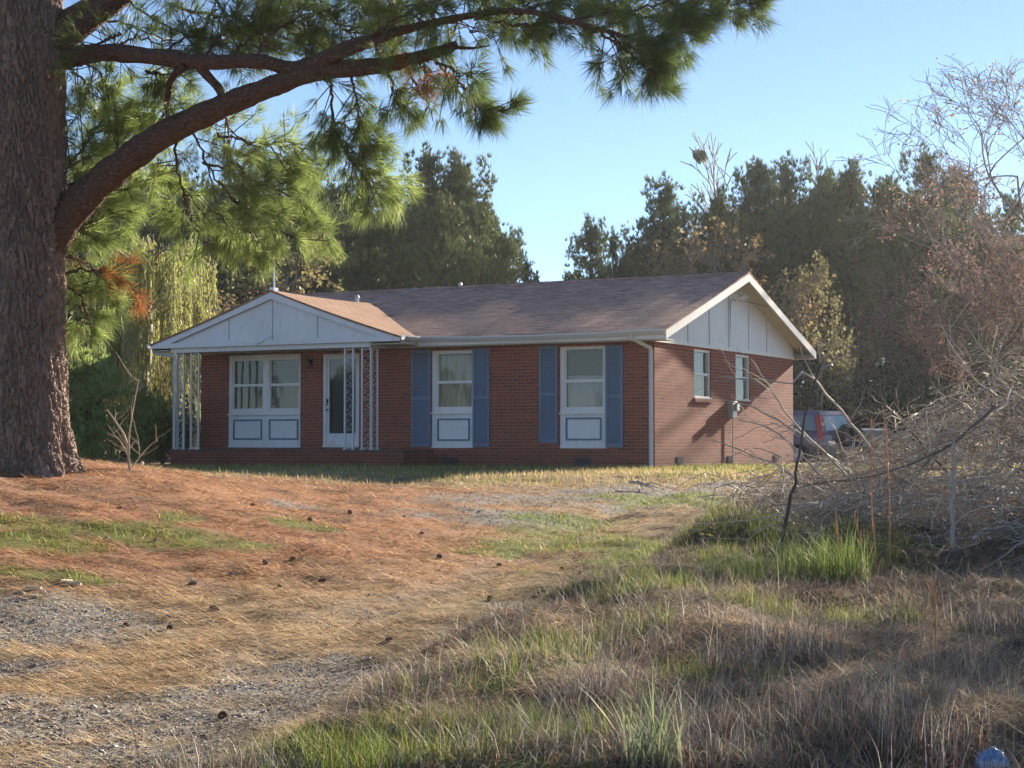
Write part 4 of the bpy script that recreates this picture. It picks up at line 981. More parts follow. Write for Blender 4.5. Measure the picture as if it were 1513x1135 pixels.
br2 = decid('bare_tree', 36, 14, 'bud_tan', 2500, .09, rmin=.010, spread=.52, levels=7, fork=3, up=.45, trunk_frac=.2, r0=.2)
tree_at(br2, 1600, 100, 62, 14, 'large bare grey tree reaching in at the upper right corner', 1.2, 1.25)

# weeping willow
def willow():
    r = np.random.default_rng(50); root = empty('willow_tree'); paths = []; rad = []; C = []; 
    tr = np.array([[0, 0, 0], [.1, 0, 1.5], [.3, .1, 2.8], [.2, .1, 4.2]]); paths.append(tr); rad.append(np.array([.2, .16, .12, .07]))
    for i in range(20):
        a = r.uniform(0, 6.28); z = r.uniform(2.4, 4.3); ln = r.uniform(1.0, 2.0); s = np.linspace(0, 1, 6)
        P_ = np.array([.2, .1, z]) + np.stack([np.cos(a) * ln * s, np.sin(a) * ln * s, 1.7 * s - 1.3 * s * s], 1); paths.append(P_); rad.append(np.linspace(.05, .015, 6))
        for j in range(24):
            q = r.uniform(.25, 1); b = np.array([np.interp(q, s, P_[:, k_]) for k_ in range(3)]) + r.normal(0, .08, 3); hl = r.uniform(1.2, 3.2); hl = min(hl, b[2] - .9)
            t_ = np.linspace(0, 1, 8); sw = r.normal(0, .10, 2)
            st = b + np.stack([sw[0] * t_ * t_ + .1 * math.cos(a) * t_, sw[1] * t_ * t_ + .1 * math.sin(a) * t_, -hl * t_ + .12 * np.sin(t_ * 3)], 1); paths.append(st); rad.append(np.full(8, .006))
            m_ = int(hl * 26); tt = r.random(m_); C.append(np.stack([np.interp(tt, t_, st[:, k_]) for k_ in range(3)], 1) + r.normal(0, .018, (m_, 3)))
    v, f = tube_np(paths, rad, 4); mesh_np('trunk', v, f, M['twig'], root)
    C = np.concatenate(C); n = len(C); d = np.stack([r.normal(0, .35, n), r.normal(0, .35, n), -np.ones(n)], 1); d /= np.linalg.norm(d, axis=1, keepdims=True)
    v, f = needles_np(C, d, 1, .13, .026, .3, r); mesh_np('crown', v, f, M['willow'], root); return root
wl = willow(); p = P3(205, 300, 40); place(wl, p[0], 40, 1.12, .5, 'weeping willow with yellow green strands left of the porch', 'tree', sxy=1.0)

# shrubs
sh = [shrub('shrub', 61, 'shrub'), shrub('shrub', 62, 'shrub', 2.0, 3.0), shrub('shrub', 63, 'shrub2', 1.2, 2.0, 2600, .12)]
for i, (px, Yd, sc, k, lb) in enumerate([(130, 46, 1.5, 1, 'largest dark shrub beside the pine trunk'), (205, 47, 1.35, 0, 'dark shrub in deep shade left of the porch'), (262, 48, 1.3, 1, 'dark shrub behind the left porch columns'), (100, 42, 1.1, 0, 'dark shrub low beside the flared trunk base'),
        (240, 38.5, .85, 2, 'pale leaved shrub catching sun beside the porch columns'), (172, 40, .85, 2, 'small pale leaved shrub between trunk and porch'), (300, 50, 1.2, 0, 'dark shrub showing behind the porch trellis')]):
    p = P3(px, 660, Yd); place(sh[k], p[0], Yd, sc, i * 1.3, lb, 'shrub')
for i in range(34):
    px = 1180 + i * 10.5 + prt.uniform(-8, 8); Yd = prt.uniform(64, 76); p = P3(px, 640, Yd); place(sh[prt.choice([0, 1])], p[0], Yd, prt.uniform(1.0, 1.9), prt.uniform(0, 6), 'dark undergrowth shrub at the foot of the woods right of the house', 'shrub', 'undergrowth at the foot of the right woods')
for i in range(34):
    px = 70 + i * 33 + prt.uniform(-10, 10); Yd = prt.uniform(62, 74); p = P3(px, 640, Yd); place(sh[prt.choice([0, 1])], p[0], Yd, prt.uniform(1.2, 2.2), prt.uniform(0, 6), 'dark undergrowth shrub in the woods behind the house', 'shrub', 'undergrowth behind the house')
yp = pine_tree('young_pine', 71, 3.0, 1.2, .08, 'needles_lime', .5); p = P3(128, 640, 34); place(yp, p[0], 34, .62, 0, 'young bright green pine beside the big trunk', 'tree')
yp2 = copy_tree(yp); yp2.location = (P3(215, 660, 38)[0], 38, 0); yp2.scale = (.45, .45, .45); tag(yp2, 'young pine in shade between the trunk and the porch', 'tree')

place(tb, 12.2, 23.5, .75, 1.0, 'budding tree just right of the view, throwing dappled shade on the bank', 'tree', sxy=.42)
place(bt, 11.0, 21.5, .50, 2.0, 'thin bare tree just right of the view beside the yard', 'tree', sxy=.4)
for i in range(15):
    u = i / 14; place(protos[prt.choice([0, 1, 2, 4])], -52 - 16 * math.sin(u * 3.1) + prt.uniform(-2, 2), -34 + 60 * u, prt.uniform(.36, .55), prt.uniform(0, 6), 'small pine across the yard, mirrored in the front windows', 'tree', 'pines mirrored in the windows')

# ------------------------------------------------------------------ the big pine
TX, TY = -5.27, 18.0; TZ = gz(TX, TY)
BP = empty('big_pine_tree', (TX, TY, TZ)); tag(BP, 'huge old pine with thick plated trunk and long bent limbs at the left edge', 'tree')
def worley(x, y, k=0):
    ix = np.floor(x).astype(np.int64); iy = np.floor(y).astype(np.int64); f1 = np.full(x.shape, 9.); f2 = np.full(x.shape, 9.); cid = np.zeros(x.shape)
    for a in (-1, 0, 1):
        for b in (-1, 0, 1):
            cxx = ix + a; cyy = iy + b; px_ = cxx + hsh(cxx, cyy, cxx * 0, k) ; py_ = cyy + hsh(cxx, cyy, cxx * 0, k + 1)
            d = np.hypot(px_ - x, py_ - y); m1 = d < f1; f2 = np.where(m1, f1, np.minimum(f2, d)); cid = np.where(m1, hsh(cxx, cyy, cxx * 0, k + 2), cid); f1 = np.where(m1, d, f1)
    return f1, f2 - f1, cid
na, nz = 420, 760; zz = np.linspace(-.5, 8.0, nz); aa = np.arange(na) * 2 * np.pi / na
AA, ZZ = np.meshgrid(aa, zz)
Rb = .43 - .006 * ZZ + .11 * np.exp(-np.clip(ZZ, -.3, 9) / .5) + .03 * np.exp(-((ZZ - 4.6) / .8) ** 2)
root_fl = np.exp(-np.clip(ZZ + .1, 0, 9) / .38) * .10 * (np.abs(np.sin(AA * 3.0 + .7)) ** 1.5 + .3 * np.sin(AA * 7))
arc = AA / (2 * np.pi) * 26     # plates around (periodic)
wx = .5 * vnoise(arc * 3, ZZ * 6, 1, 71) + .25 * vnoise(arc * 9, ZZ * 16, 1, 72)
# periodic sampling: wrap by mirroring the seam at the hidden back
seam = np.abs(((AA / (2 * np.pi) + .25) % 1) - .5) * 52
f1, e1, c1 = worley(seam * .95 + wx * 1.5, ZZ * 8.5 + wx * 4.5, 5); f3, e3, c3 = worley(seam * 2.3 + wx * 3, ZZ * 26 + wx * 5, 9)
f5, e5, c5 = worley(seam * .42 + wx * 1.2, ZZ * 3.1 + wx * 2.5, 15); plate = sstep(e1, .02, .30) * (.45 + .55 * sstep(e5, .0, .16)); fl = sstep(e3, .0, .28)
disp = .028 * plate + .020 * (c1 - .5) + .022 * (c5 - .5) + .012 * fl * plate + .006 * (vnoise(seam * 8, ZZ * 60, 1, 8) - .5)
Rr = Rb + root_fl + disp - .02
offx = .05 * np.sin(ZZ * .55) - .05 * (ZZ / 8) ; offy = .03 * np.sin(ZZ * .8)
TV = np.stack([Rr * np.cos(AA) + offx, Rr * np.sin(AA) + offy, ZZ], -1).reshape(-1, 3)
i0 = (np.arange(nz - 1)[:, None] * na + np.arange(na)[None]).ravel(); j1 = (np.arange(nz - 1)[:, None] * na + ((np.arange(na) + 1) % na)[None]).ravel()
TF = np.stack([i0, j1, j1 + na, i0 + na], 1)
bc = (.62 + .38 * plate) * (.85 + .15 * fl) * (.82 + .36 * c1); bc = np.stack([bc, bc * (.97 + .06 * c3), bc * (.95 + .08 * c3)], -1).reshape(-1, 3)
mesh_np('trunk', TV, TF, M['bark'], BP, col=np.clip(bc, 0, 1), smooth=True)

def loc(px, py, dy=0): return P3(px, py, TY + dy) - np.array([TX, TY, TZ])
def smooth_path(pts, n_=40, jit=.0, seed=1):
    pts = np.array(pts, float); t = np.r_[0, np.cumsum(np.linalg.norm(np.diff(pts[:, :3], axis=0), axis=1))]; t /= t[-1]; u = np.linspace(0, 1, n_); out = []
    # Catmull-Rom through the points
    for uu in u:
        i = min(len(pts) - 2, max(0, np.searchsorted(t, uu, 'right') - 1)); s = (uu - t[i]) / (t[i + 1] - t[i] + 1e-9); p0 = pts[max(0, i - 1)]; p1 = pts[i]; p2 = pts[i + 1]; p3 = pts[min(len(pts) - 1, i + 2)]
        out.append(.5 * ((2 * p1) + (-p0 + p2) * s + (2 * p0 - 5 * p1 + 4 * p2 - p3) * s * s + (-p0 + 3 * p1 - 3 * p2 + p3) * s ** 3))
    out = np.array(out)
    if jit: r = np.random.default_rng(seed); out[:, :3] += r.normal(0, jit, (n_, 3))
    return out
def limb(name, pts, n_=60, sides=14, seed=1, knob=.10):
    """pts: (px, py, dy, radius)"""
    q = smooth_path([(*loc(a, b, c), rr_) for a, b, c, rr_ in pts], n_); r = np.random.default_rng(seed)
    v, f = tube_np([q[:, :3]], [q[:, 3]], sides)
    vv = v.reshape(n_, sides, 3); c = q[:, None, :3]; nz_ = 1 + knob * (r.random((n_, sides, 1)) - .5) + knob * .9 * np.sin(np.arange(n_) * .9 + seed)[:, None, None] * .5
    v = (c + (vv - c) * nz_).reshape(-1, 3)
    mesh_np(name, v, f, M['limb'], BP, smooth=True); return q
LA = limb('limb', [(60, 400, 0, .16), (92, 330, 0, .185), (150, 268, -.1, .165), (235, 203, -.3, .145), (330, 157, -.5, .125), (418, 122, -.7, .105), (470, 106, -.8, .095), (560, 97, -.9, .085), (630, 82, -1.0, .065), (676, 66, -1.0, .045)], 90, 16, 1)
limb('limb', [(668, 70, -1.0, .022), (700, 71, -1.0, .014), (724, 67, -1.0, .007)], 12, 7, 9)
LB = limb('limb', [(60, 92, 0, .12), (90, 88, 0, .115), (150, 78, -.2, .095), (230, 84, -.4, .088), (300, 92, -.6, .08), (380, 90, -.8, .072), (440, 100, -.75, .075), (520, 66, -1.0, .055), (640, 34, -1.3, .04), (760, 16, -1.6, .03), (860, 36, -1.8, .028), (950, 62, -2.0, .015)], 90, 14, 2)
LC = limb('limb', [(55, 110, 0, .2), (90, 52, 0, .19), (150, 10, .1, .165), (240, -50, .2, .13), (420, -85, .1, .1), (640, -70, -.4, .07), (860, -30, -.8, .045), (1040, -4, -1.0, .02)], 70, 14, 3)
limb('limb', [(288, 92, -.6, .05), (312, 118, -.55, .048), (326, 135, -.5, .045), (330, 158, -.5, .05)], 18, 10, 4)
limb('limb', [(275, 98, -.6, .035), (254, 116, -.3, .04), (247, 150, -.2, .03), (250, 185, -.3, .025)], 16, 8, 5)
limb('limb', [(405, 128, -.7, .05), (432, 106, -.75, .05), (480, 90, -.9, .045), (560, 60, -1.2, .035), (600, 44, -1.3, .02)], 20, 10, 6)
# hanging and side boughs with their twigs; each bough carries needle tufts
tw_p = []; tw_r = []; TU = {'needles': ([], []), 'needles_lime': ([], []), 'needles_dead': ([], [])}
rb = np.random.default_rng(77)
def bough(pts, n_tw, ln, kind, dens=1.0, start=.12, droop=.15, rad0=.018, spread=1.0, per=5):
    q = smooth_path([(*loc(a, b, c), 0) for a, b, c in pts], 24)[:, :3] + rb.normal(0, .012, (24, 3))
    tw_p.append(q); tw_r.append(np.linspace(rad0, .006, 24)); T = np.gradient(q, axis=0); T /= np.linalg.norm(T, axis=1, keepdims=True)
    for i in range(n_tw):
        u = start + (1 - start) * (i + rb.random()) / n_tw; k_ = int(u * 23); o = q[k_]; t_ = T[k_]
        side = rb.normal(size=3); side -= side.dot(t_) * t_; side /= np.linalg.norm(side)
        d = t_ * .65 + side * spread; d[2] += .25 - droop; d /= np.linalg.norm(d); l_ = ln * rb.uniform(.45, 1.1) * (1.15 - .6 * u); s = np.linspace(0, 1, 6)
        P_ = o + d * (l_ * s)[:, None] + np.stack([0 * s, 0 * s, -droop * l_ * s * s + .18 * l_ * s ** 3], 1); tw_p.append(P_); tw_r.append(np.linspace(.007, .004, 6))
        m_ = max(1, int(per * dens * rb.uniform(.6, 1.3)))
        for j in range(m_):
            qq = 1 - .62 * (j / max(1, m_)) ** 1.0 if j else 1.0; c = np.array([np.interp(qq, s, P_[:, a]) for a in range(3)]) + rb.normal(0, .03, 3); dd = (P_[-1] - P_[-2]); dd = dd / (np.linalg.norm(dd) + 1e-9)
            if j % 3 == 2:
                sdv = rb.normal(size=3); sdv /= np.linalg.norm(sdv); e = c + (dd * .5 + sdv * .8) * l_ * .3; tw_p.append(np.array([c, (c + e) / 2 + rb.normal(0, .01, 3), e])); tw_r.append(np.array([.005, .004, .003])); c = e; dd = dd * .5 + sdv * .8; dd /= np.linalg.norm(dd)
            TU[kind][0].append(c); TU[kind][1].append(dd)
N_, G_, D__ = 'needles', 'needles_lime', 'needles_dead'
# upper canopy
for pts in ([(120, 20, .4), (200, 40, .5), (260, 70, .6)], [(150, -30, .3), (230, 30, .0), (300, 60, -.2)], [(180, 50, -.3), (140, 70, -.5), (110, 110, -.6)]): bough(pts, 16, .5, N_, .5)
for pts in ([(300, -60, 0), (330, 20, -.3), (360, 60, -.5)], [(380, -60, 0), (400, 0, .4), (430, 60, .6)], [(430, -70, 0), (470, 0, -.6), (520, 50, -1.0)], [(350, -30, .8), (420, 10, .9), (480, 40, 1.0)], [(520, -60, -.2), (540, 0, .2), (580, 40, .4)], [(560, -50, -.4), (600, 10, -1.2), (640, 40, -1.5)], [(640, -40, 0), (670, 20, .3), (700, 50, .5)], [(470, 20, 0), (520, 45, .2), (590, 60, .3)], [(640, 40, -1.3), (700, 20, -1.0), (760, 10, -.6)],
            [(450, 95, -.8), (520, 70, -.5), (590, 66, -.2)], [(380, 88, -.8), (400, 50, -.6), (450, 20, -.4)], [(300, 90, -.6), (330, 50, -.4), (400, 30, -.3)], [(260, 10, .3), (330, 25, .5), (400, 20, .6)], [(540, 60, -1.1), (600, 20, -1.5), (680, -10, -1.6)]): bough(pts, 21, .75, N_, .95, .0)
for pts in ([(700, 28, -1.4), (780, 36, -1.5), (850, 30, -1.5)], [(760, 22, -1.6), (820, 0, -1.3), (900, -10, -1.0)], [(820, 30, -1.7), (900, 20, -1.6), (990, 6, -1.5), (1075, 8, -1.4)], [(860, 36, -1.8), (930, 70, -1.9), (985, 80, -2.0)], [(900, 50, -1.9), (950, 95, -2.1), (968, 112, -2.1)], [(880, 10, -1.2), (980, 30, -1.0), (1020, 50, -.9)], [(940, 0, -1.0), (1040, -4, -.9), (1115, 2, -.8)], [(790, -20, -.6), (860, -8, -.4), (950, -10, -.2)], [(940, 60, -2), (1000, 50, -2), (1040, 20, -2)], [(720, -30, -.6), (760, 0, -.3), (800, 20, 0)], [(990, 5, -1.3), (1050, 12, -1.1), (1120, -2, -1.0)]): bough(pts, 20, .48, N_, 1.1, .1)
bough([(965, 60, -1.9), (975, 100, -1.9), (978, 125, -1.9)], 5, .2, N_, 1, .5)
# small tufts against the sky left of the canopy
for pts in ([(150, 80, -.2), (200, 55, .1), (250, 70, .3)], [(100, 100, .1), (130, 130, .3), (110, 180, .4)], [(230, 85, -.4), (280, 55, -.3), (330, 60, -.2)], [(330, 90, -.6), (370, 60, -.4), (390, 70, -.2)], [(120, 90, 0), (150, 110, .4), (140, 150, .6)]): bough(pts, 13, .4, N_, .55)
# hanging under the end of limb
for pts in ([(488, 108, -.8), (492, 170, -.7), (505, 215, -.6), (540, 262, -.4)], [(520, 110, -.85), (530, 170, -.6), (545, 200, -.4)], [(495, 180, -.7), (520, 190, -.3), (560, 215, -.1)]): bough(pts, 20, .42, N_, .75, .15, .4)
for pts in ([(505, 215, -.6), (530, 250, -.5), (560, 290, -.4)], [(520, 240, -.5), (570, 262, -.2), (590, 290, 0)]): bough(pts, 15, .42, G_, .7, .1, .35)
for pts in ([(640, 82, -1), (665, 120, -.9), (700, 150, -.8), (745, 160, -.7)], [(600, 90, -.95), (615, 130, -.6), (640, 165, -.4)], [(570, 98, -.9), (585, 140, -.8), (600, 160, -.8)], [(660, 110, -1), (690, 130, -.5), (715, 170, -.3)], [(640, 90, -1.0), (680, 110, -1.3), (700, 110, -1.5)]): bough(pts, 13, .34, N_, .55, .25, .35)
bough([(612, 85, -.98), (628, 105, -.95), (632, 130, -.95)], 8, .2, D__, .8)
bough([(690, 148, -.8), (725, 160, -.7), (752, 163, -.65)], 8, .28, N_, 1.3)
# lower sunlit boughs behind the limb
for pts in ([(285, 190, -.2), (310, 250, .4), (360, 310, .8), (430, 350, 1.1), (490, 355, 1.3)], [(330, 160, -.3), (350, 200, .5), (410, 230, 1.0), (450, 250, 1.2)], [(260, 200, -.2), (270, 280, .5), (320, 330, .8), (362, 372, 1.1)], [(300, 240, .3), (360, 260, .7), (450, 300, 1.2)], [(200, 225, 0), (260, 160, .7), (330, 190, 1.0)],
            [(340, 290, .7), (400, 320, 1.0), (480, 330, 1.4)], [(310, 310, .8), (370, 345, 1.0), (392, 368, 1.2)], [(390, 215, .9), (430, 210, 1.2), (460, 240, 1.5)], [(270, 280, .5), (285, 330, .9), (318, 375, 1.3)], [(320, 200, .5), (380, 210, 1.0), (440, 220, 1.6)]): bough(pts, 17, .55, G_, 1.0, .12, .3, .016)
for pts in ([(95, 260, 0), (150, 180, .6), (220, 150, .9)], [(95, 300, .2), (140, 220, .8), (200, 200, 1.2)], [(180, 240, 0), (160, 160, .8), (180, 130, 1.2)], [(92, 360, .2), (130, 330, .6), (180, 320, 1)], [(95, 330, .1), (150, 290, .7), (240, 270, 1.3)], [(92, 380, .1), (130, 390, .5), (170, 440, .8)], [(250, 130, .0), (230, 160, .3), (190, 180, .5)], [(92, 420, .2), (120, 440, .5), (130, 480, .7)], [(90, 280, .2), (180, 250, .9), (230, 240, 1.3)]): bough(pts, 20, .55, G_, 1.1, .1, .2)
bough([(92, 405, .1), (130, 398, .3), (175, 408, .5), (215, 445, .7)], 14, .30, D__, .6)
bough([(250, 120, -.3), (252, 160, -.2), (262, 185, -.2)], 8, .3, N_, .8)
bough([(215, 105, -.3), (235, 110, -.1), (270, 112, .1)], 14, .32, N_, 1.2)
v, f = tube_np(tw_p, tw_r, 4); mesh_np('twigs', v, f, M['limb'], BP)
for kk, (c, d) in TU.items():
    v, f = needles_np(np.array(c), np.array(d), 27, .205, .0062, .62); mesh_np('foliage', v, f, M[kk], BP)

# ------------------------------------------------------------------ brush pile, thicket stems
def arcpath(p0, d, ln, sag, k=9, jit=.03, r=rb):
    s = np.linspace(0, 1, k); d = np.array(d, float); d /= np.linalg.norm(d); P_ = np.array(p0) + d * (ln * s)[:, None]; P_[:, 2] += -sag * ln * s * s; P_ += np.cumsum(r.normal(0, jit * ln / k, (k, 3)), 0); return P_
rv = np.random.default_rng(91); paths = []; rads = []; cols = []
VC = np.array([(.44, .39, .34), (.52, .46, .39), (.25, .20, .17), (.64, .58, .50), (.40, .29, .21)])
def vines(n_, cx0, cx1, y0, y1, hfun, l0, l1, r0=.004, dense=1):
    for i in range(n_):
        x_ = rv.uniform(cx0, cx1); y_ = rv.uniform(y0, y1); hh = hfun(x_, y_); z_ = gz(x_, y_) + hh * rv.random() ** .8; ln = rv.uniform(l0, l1)
        az = rv.uniform(0, 6.28) if rv.random() < .6 else (math.pi + rv.normal(0, .6)); el = rv.normal(.2, .6)
        P_ = arcpath((x_, y_, z_), (math.cos(az) * math.cos(el), math.sin(az) * math.cos(el) * .8, math.sin(el)), ln, rv.uniform(-.2, .7), 8, .5, rv)
        g_ = terrain(P_[:, 0], P_[:, 1]) + .01; P_[:, 2] = np.maximum(P_[:, 2], g_); mxh = np.array([hfun(a, b) for a, b in P_[:, :2]]) + g_ + .06 + .45 * rv.random() ** 3; P_[:, 2] = np.minimum(P_[:, 2], mxh)
        paths.append(P_); rads.append(np.linspace(1, .4, 8) * rv.uniform(.6, 1.5) * r0); cols.append(VC[rv.integers(0, 5)] * rv.uniform(.75, 1.15))
def hpile(x_, y_):
    return 1.62 * math.exp(-.5 * (((x_ - 5.3) / 1.05) ** 2 + ((y_ - 16) / 1.8) ** 2)) + .26 * math.exp(-.5 * (((x_ - 3.6) / .75) ** 2 + ((y_ - 15.3) / 1.5) ** 2)) + .16 * math.exp(-.5 * (((x_ - 2.7) / .8) ** 2 + ((y_ - 15.5) / 1.4) ** 2))
vines(560, 2.6, 7.6, 13.0, 18.2, hpile, .4, 1.5, .0046)
vines(260, 4.0, 7.4, 13.6, 17.5, hpile, .4, 1.3, .0075)
vines(260, 2.2, 5.2, 13.2, 16.5, lambda a, b: .22, .3, 1.0, .006)
vines(2200, 2.9, 6.8, 13.6, 18.5, hpile, .25, .9, .0034)
hfar = lambda a, b: 1.8 * math.exp(-.5 * (((a - 5.7) / .75) ** 2 + ((b - 11.4) / 1.5) ** 2)) * (a > .304 * b + .25)
vines(1300, 3.9, 7.6, 9.2, 14.0, hfar, .3, .9, .007)
v, f = tube_np(paths, rads, 4); cc = np.concatenate([np.repeat(np.tile(c, (1, 1)), len(p) * 4, 0) for c, p in zip(cols, paths)])
tag(mesh_np('brush_pile', v, f, M['vine'], col=cc), 'tangled heap of grey dead vines and brush on the bank at the right', 'brush', kind='stuff')
C = []
for P_ in paths[::2]:
    if rv.random() < .8: C.append(P_[rv.integers(0, 8, 2)] + rv.normal(0, .02, (2, 3)))
C = np.concatenate(C); v, f = leaves_np(C, .035, rv, .6); tag(mesh_np('dead_leaves', v, f, M['vine'], col=np.repeat(pick([(.6, .55, .48), (.4, .33, .26), (.75, .7, .62)], len(C)), 4, 0)), 'pale dead leaves and seed husks caught in the brush heap', 'dead leaves', kind='stuff')
# dark stump wrapped in vines inside the pile
r_ = np.random.default_rng(8); q = np.array([(5.55, 15.4, gz(5.5, 15.4) - .1), (5.5, 15.4, gz(5.5, 15.4) + .5), (5.6, 15.4, gz(5.5, 15.4) + 1.0), (5.65, 15.4, gz(5.5, 15.4) + 1.35)])
q2 = smooth_path(np.c_[q, [.32, .26, .22, .16]], 20); v, f = tube_np([q2[:, :3]], [q2[:, 3]], 16); vv = v.reshape(20, 16, 3); v = (q2[:, None, :3] + (vv - q2[:, None, :3]) * (1 + .25 * (r_.random((20, 16, 1)) - .5))).reshape(-1, 3)
tag(mesh_np('tree_stump', v, f, M['limb'], smooth=True), 'dark broken stump buried in the grey brush heap', 'stump')

def stick(name, pts, label, cat, col=(.3, .26, .23), group=None, sides=6, side_tw=0, seed=0, m=None):
    """pts: (px, py, Y, radius) resolved to real points; first point is rooted in the ground"""
    r = np.random.default_rng(seed + 500); q = smooth_path([(*P3(a, b, c), rr_) for a, b, c, rr_ in pts], 22); q[1:, :3] += r.normal(0, .006, (21, 3)); base = q[0, :3].copy()
    o = empty_mesh = None
    P_ = [q[:, :3] - base]; R_ = [q[:, 3]]; T = np.gradient(q[:, :3], axis=0); T /= np.linalg.norm(T, axis=1, keepdims=True)
    for i in range(side_tw):
        k_ = r.integers(5, 20); s_ = r.normal(size=3); d = T[k_] * .9 + s_ * .55; ln = r.uniform(.15, .5); p_ = arcpath(q[k_, :3] - base, d, ln, .1, 5, .2, r); P_.append(p_); R_.append(np.linspace(q[k_, 3] * .5, .0025, 5))
    v, f = tube_np(P_, R_, sides); c_ = np.tile(np.array(col), (len(v), 1)) * r.uniform(.85, 1.15, (len(v), 1))
    o = mesh_np(name, v, f, m or M['vine'], col=c_, smooth=True); o.location = base; tag(o, label, cat, group); return o
gb = 'bare pale branches fanning out of the brush heap'
fans = [((1330, 715, 15.6), (1200, 560, 15.2), (1165, 470 + 95, 15.0), (1062, 555, 14.9), 'pale branch fanning left with its tip over the side windows'),
        ((1300, 735, 15.4), (1180, 640, 15.1), (1110, 600, 15), (1065, 590, 15), 'pale branch fanning left below the electric meter'),
        ((1345, 800, 15.0), (1250, 700, 14.8), (1170, 620, 14.6), (1110, 530, 14.5), 'long pale branch crossing low across the house corner'),
        ((1290, 790, 14.8), (1210, 700, 14.7), (1150, 640, 14.7), (1090, 620, 14.7), 'lower pale branch ending near the foundation vent'),
        ((1240, 790, 15.5), (1180, 710, 15.4), (1120, 675, 15.4), (1050, 650, 15.4), 'thin branch reaching furthest left along the grass'),
        ((1400, 700, 16), (1320, 610, 15.8), (1290, 590, 15.7), (1262, 572, 15.7), 'dark thin branch rising right of the parked cars'),
        ((1480, 590, 16), (1440, 560, 15.8), (1400, 500, 15.6), (1385, 465, 15.5), 'tall pale branch standing above the top of the heap'),
        ((1500, 600, 16), (1470, 540, 15.9), (1440, 500, 15.8), (1425, 475, 15.8), 'second tall branch right of the tallest above the heap'),
        ((1470, 600, 14.6), (1400, 660, 14.4), (1300, 700, 14.2), (1180, 720, 14.0), 'dark horizontal branch lying across the front of the heap'),
        ((1505, 780, 14), (1400, 735, 14), (1250, 735, 14), (1150, 760, 14), 'pale horizontal branch low across the heap'),
        ((1410, 860, 12.9), (1408, 760, 13.0), (1410, 690, 13.1), (1408, 645, 13.1), 'upright grey stake standing before the heap'),
        ((1513, 800, 13.2), (1400, 815, 13.2), (1290, 830, 13.2), (1180, 812, 13.2), 'long dark branch along the foot of the heap')]
for i, (a, b, c, d, lb) in enumerate(fans):
    g0 = P3(*a); rr_ = .0095 if i < 5 else .009
    if i == 10: rr_ = .017
    stick('bare_branch', [(*a, rr_ * 1.5), (*b, rr_ * 1.1), (*c, rr_ * .8), (*d, rr_ * .4)], lb, 'branch', (.42, .37, .33) if i not in (5, 8, 11) else (.16, .13, .12), gb, 6, 0 if i == 10 else 9, i)
tag(stick('leaning_stick', [(1138, 850, 12.6, .017), (1158, 785, 12.6, .014), (1180, 680, 12.6, .010), (1190, 610, 12.6, .0085), (1205, 560, 12.6, .0075), (1215, 538, 12.6, .007)], None, None, (.07, .055, .05), None, 7, 0, 41), 'dark upright sapling stem with a forked pale top in front of the house corner', 'sapling')
forkp = [((1210, 548, 12.6, .008), (1240, 530, 12.6, .006), (1256, 520, 12.6, .005), (1258, 526, 12.6, .004)), ((1213, 540, 12.6, .007), (1210, 520, 12.6, .005), (1208, 508, 12.6, .004), (1210, 500, 12.6, .003))]
ls = bpy.data.objects['leaning_stick']
for i, ff in enumerate(forkp):
    q = smooth_path([(*P3(a, b, c), r0) for a, b, c, r0 in ff], 10); v, f = tube_np([q[:, :3] - np.array(ls.location)], [q[:, 3]], 6); o = mesh_np('fork', v, f, M['vine'], ls, col=np.tile([.45, .38, .33], (len(v), 1)))
# reddish dry weed stalks with bracts
stalks = [((1296, 905), (1293, 810), (1288, 760), (1288, 615), 12.2, 'tall orange dry stalk, left of the tallest pair before the heap'), ((1312, 900), (1315, 800), (1312, 700), (1305, 600), 12.4, 'tallest orange dry stalk in front of the brush heap'), ((1238, 905), (1240, 860), (1238, 800), (1234, 755), 12.0, 'thin orange stalk left of the tall pair'), ((1272, 900), (1272, 850), (1270, 800), (1262, 760), 12.0, 'short orange stalk between the tall pair and the grass tuft'), ((1384, 1120), (1380, 1000), (1383, 930), (1378, 870), 8.9, 'nearest orange broomsedge stalk at the lower right'), ((1312, 895), (1300, 850), (1290, 820), (1280, 790), 12.2, 'slanting orange stalk leaning left of the tall pair'), ((1440, 700), (1400, 690), (1300, 680), (1290, 690), 13.0, None)]
for i, (a, b, c, d, Yd, lb) in enumerate(stalks):
    if lb is None: continue
    r = np.random.default_rng(i + 900); q = smooth_path([(*P3(*a, Yd), .007), (*P3(*b, Yd), .006), (*P3(*c, Yd), .0045), (*P3(*d, Yd), .002)], 26); base = q[0, :3].copy(); base[2] = gz(base[0], base[1]) - .02
    q[0, 2] = base[2]; P_ = [q[:, :3] - base]; R_ = [q[:, 3]]
    for k_ in range(26 if i != 4 else 60):
        j = r.integers(2, 25); d_ = np.array([r.normal(0, .25), r.normal(0, .25), 1.]); P_.append(arcpath(q[j, :3] - base, d_, r.uniform(.03, .09), -.1 + .2 * r.random(), 4, .2, r)); R_.append(np.array([.0035, .003, .002, .001]))
    v, f = tube_np(P_, R_, 4); o = mesh_np('dry_stalk', v, f, M['vine'], col=np.tile([.50, .25, .13], (len(v), 1)) * r.uniform(.85, 1.2, (len(v), 1))); o.location = base; tag(o, lb, 'dry stalk', 'orange dry stalks on the bank')
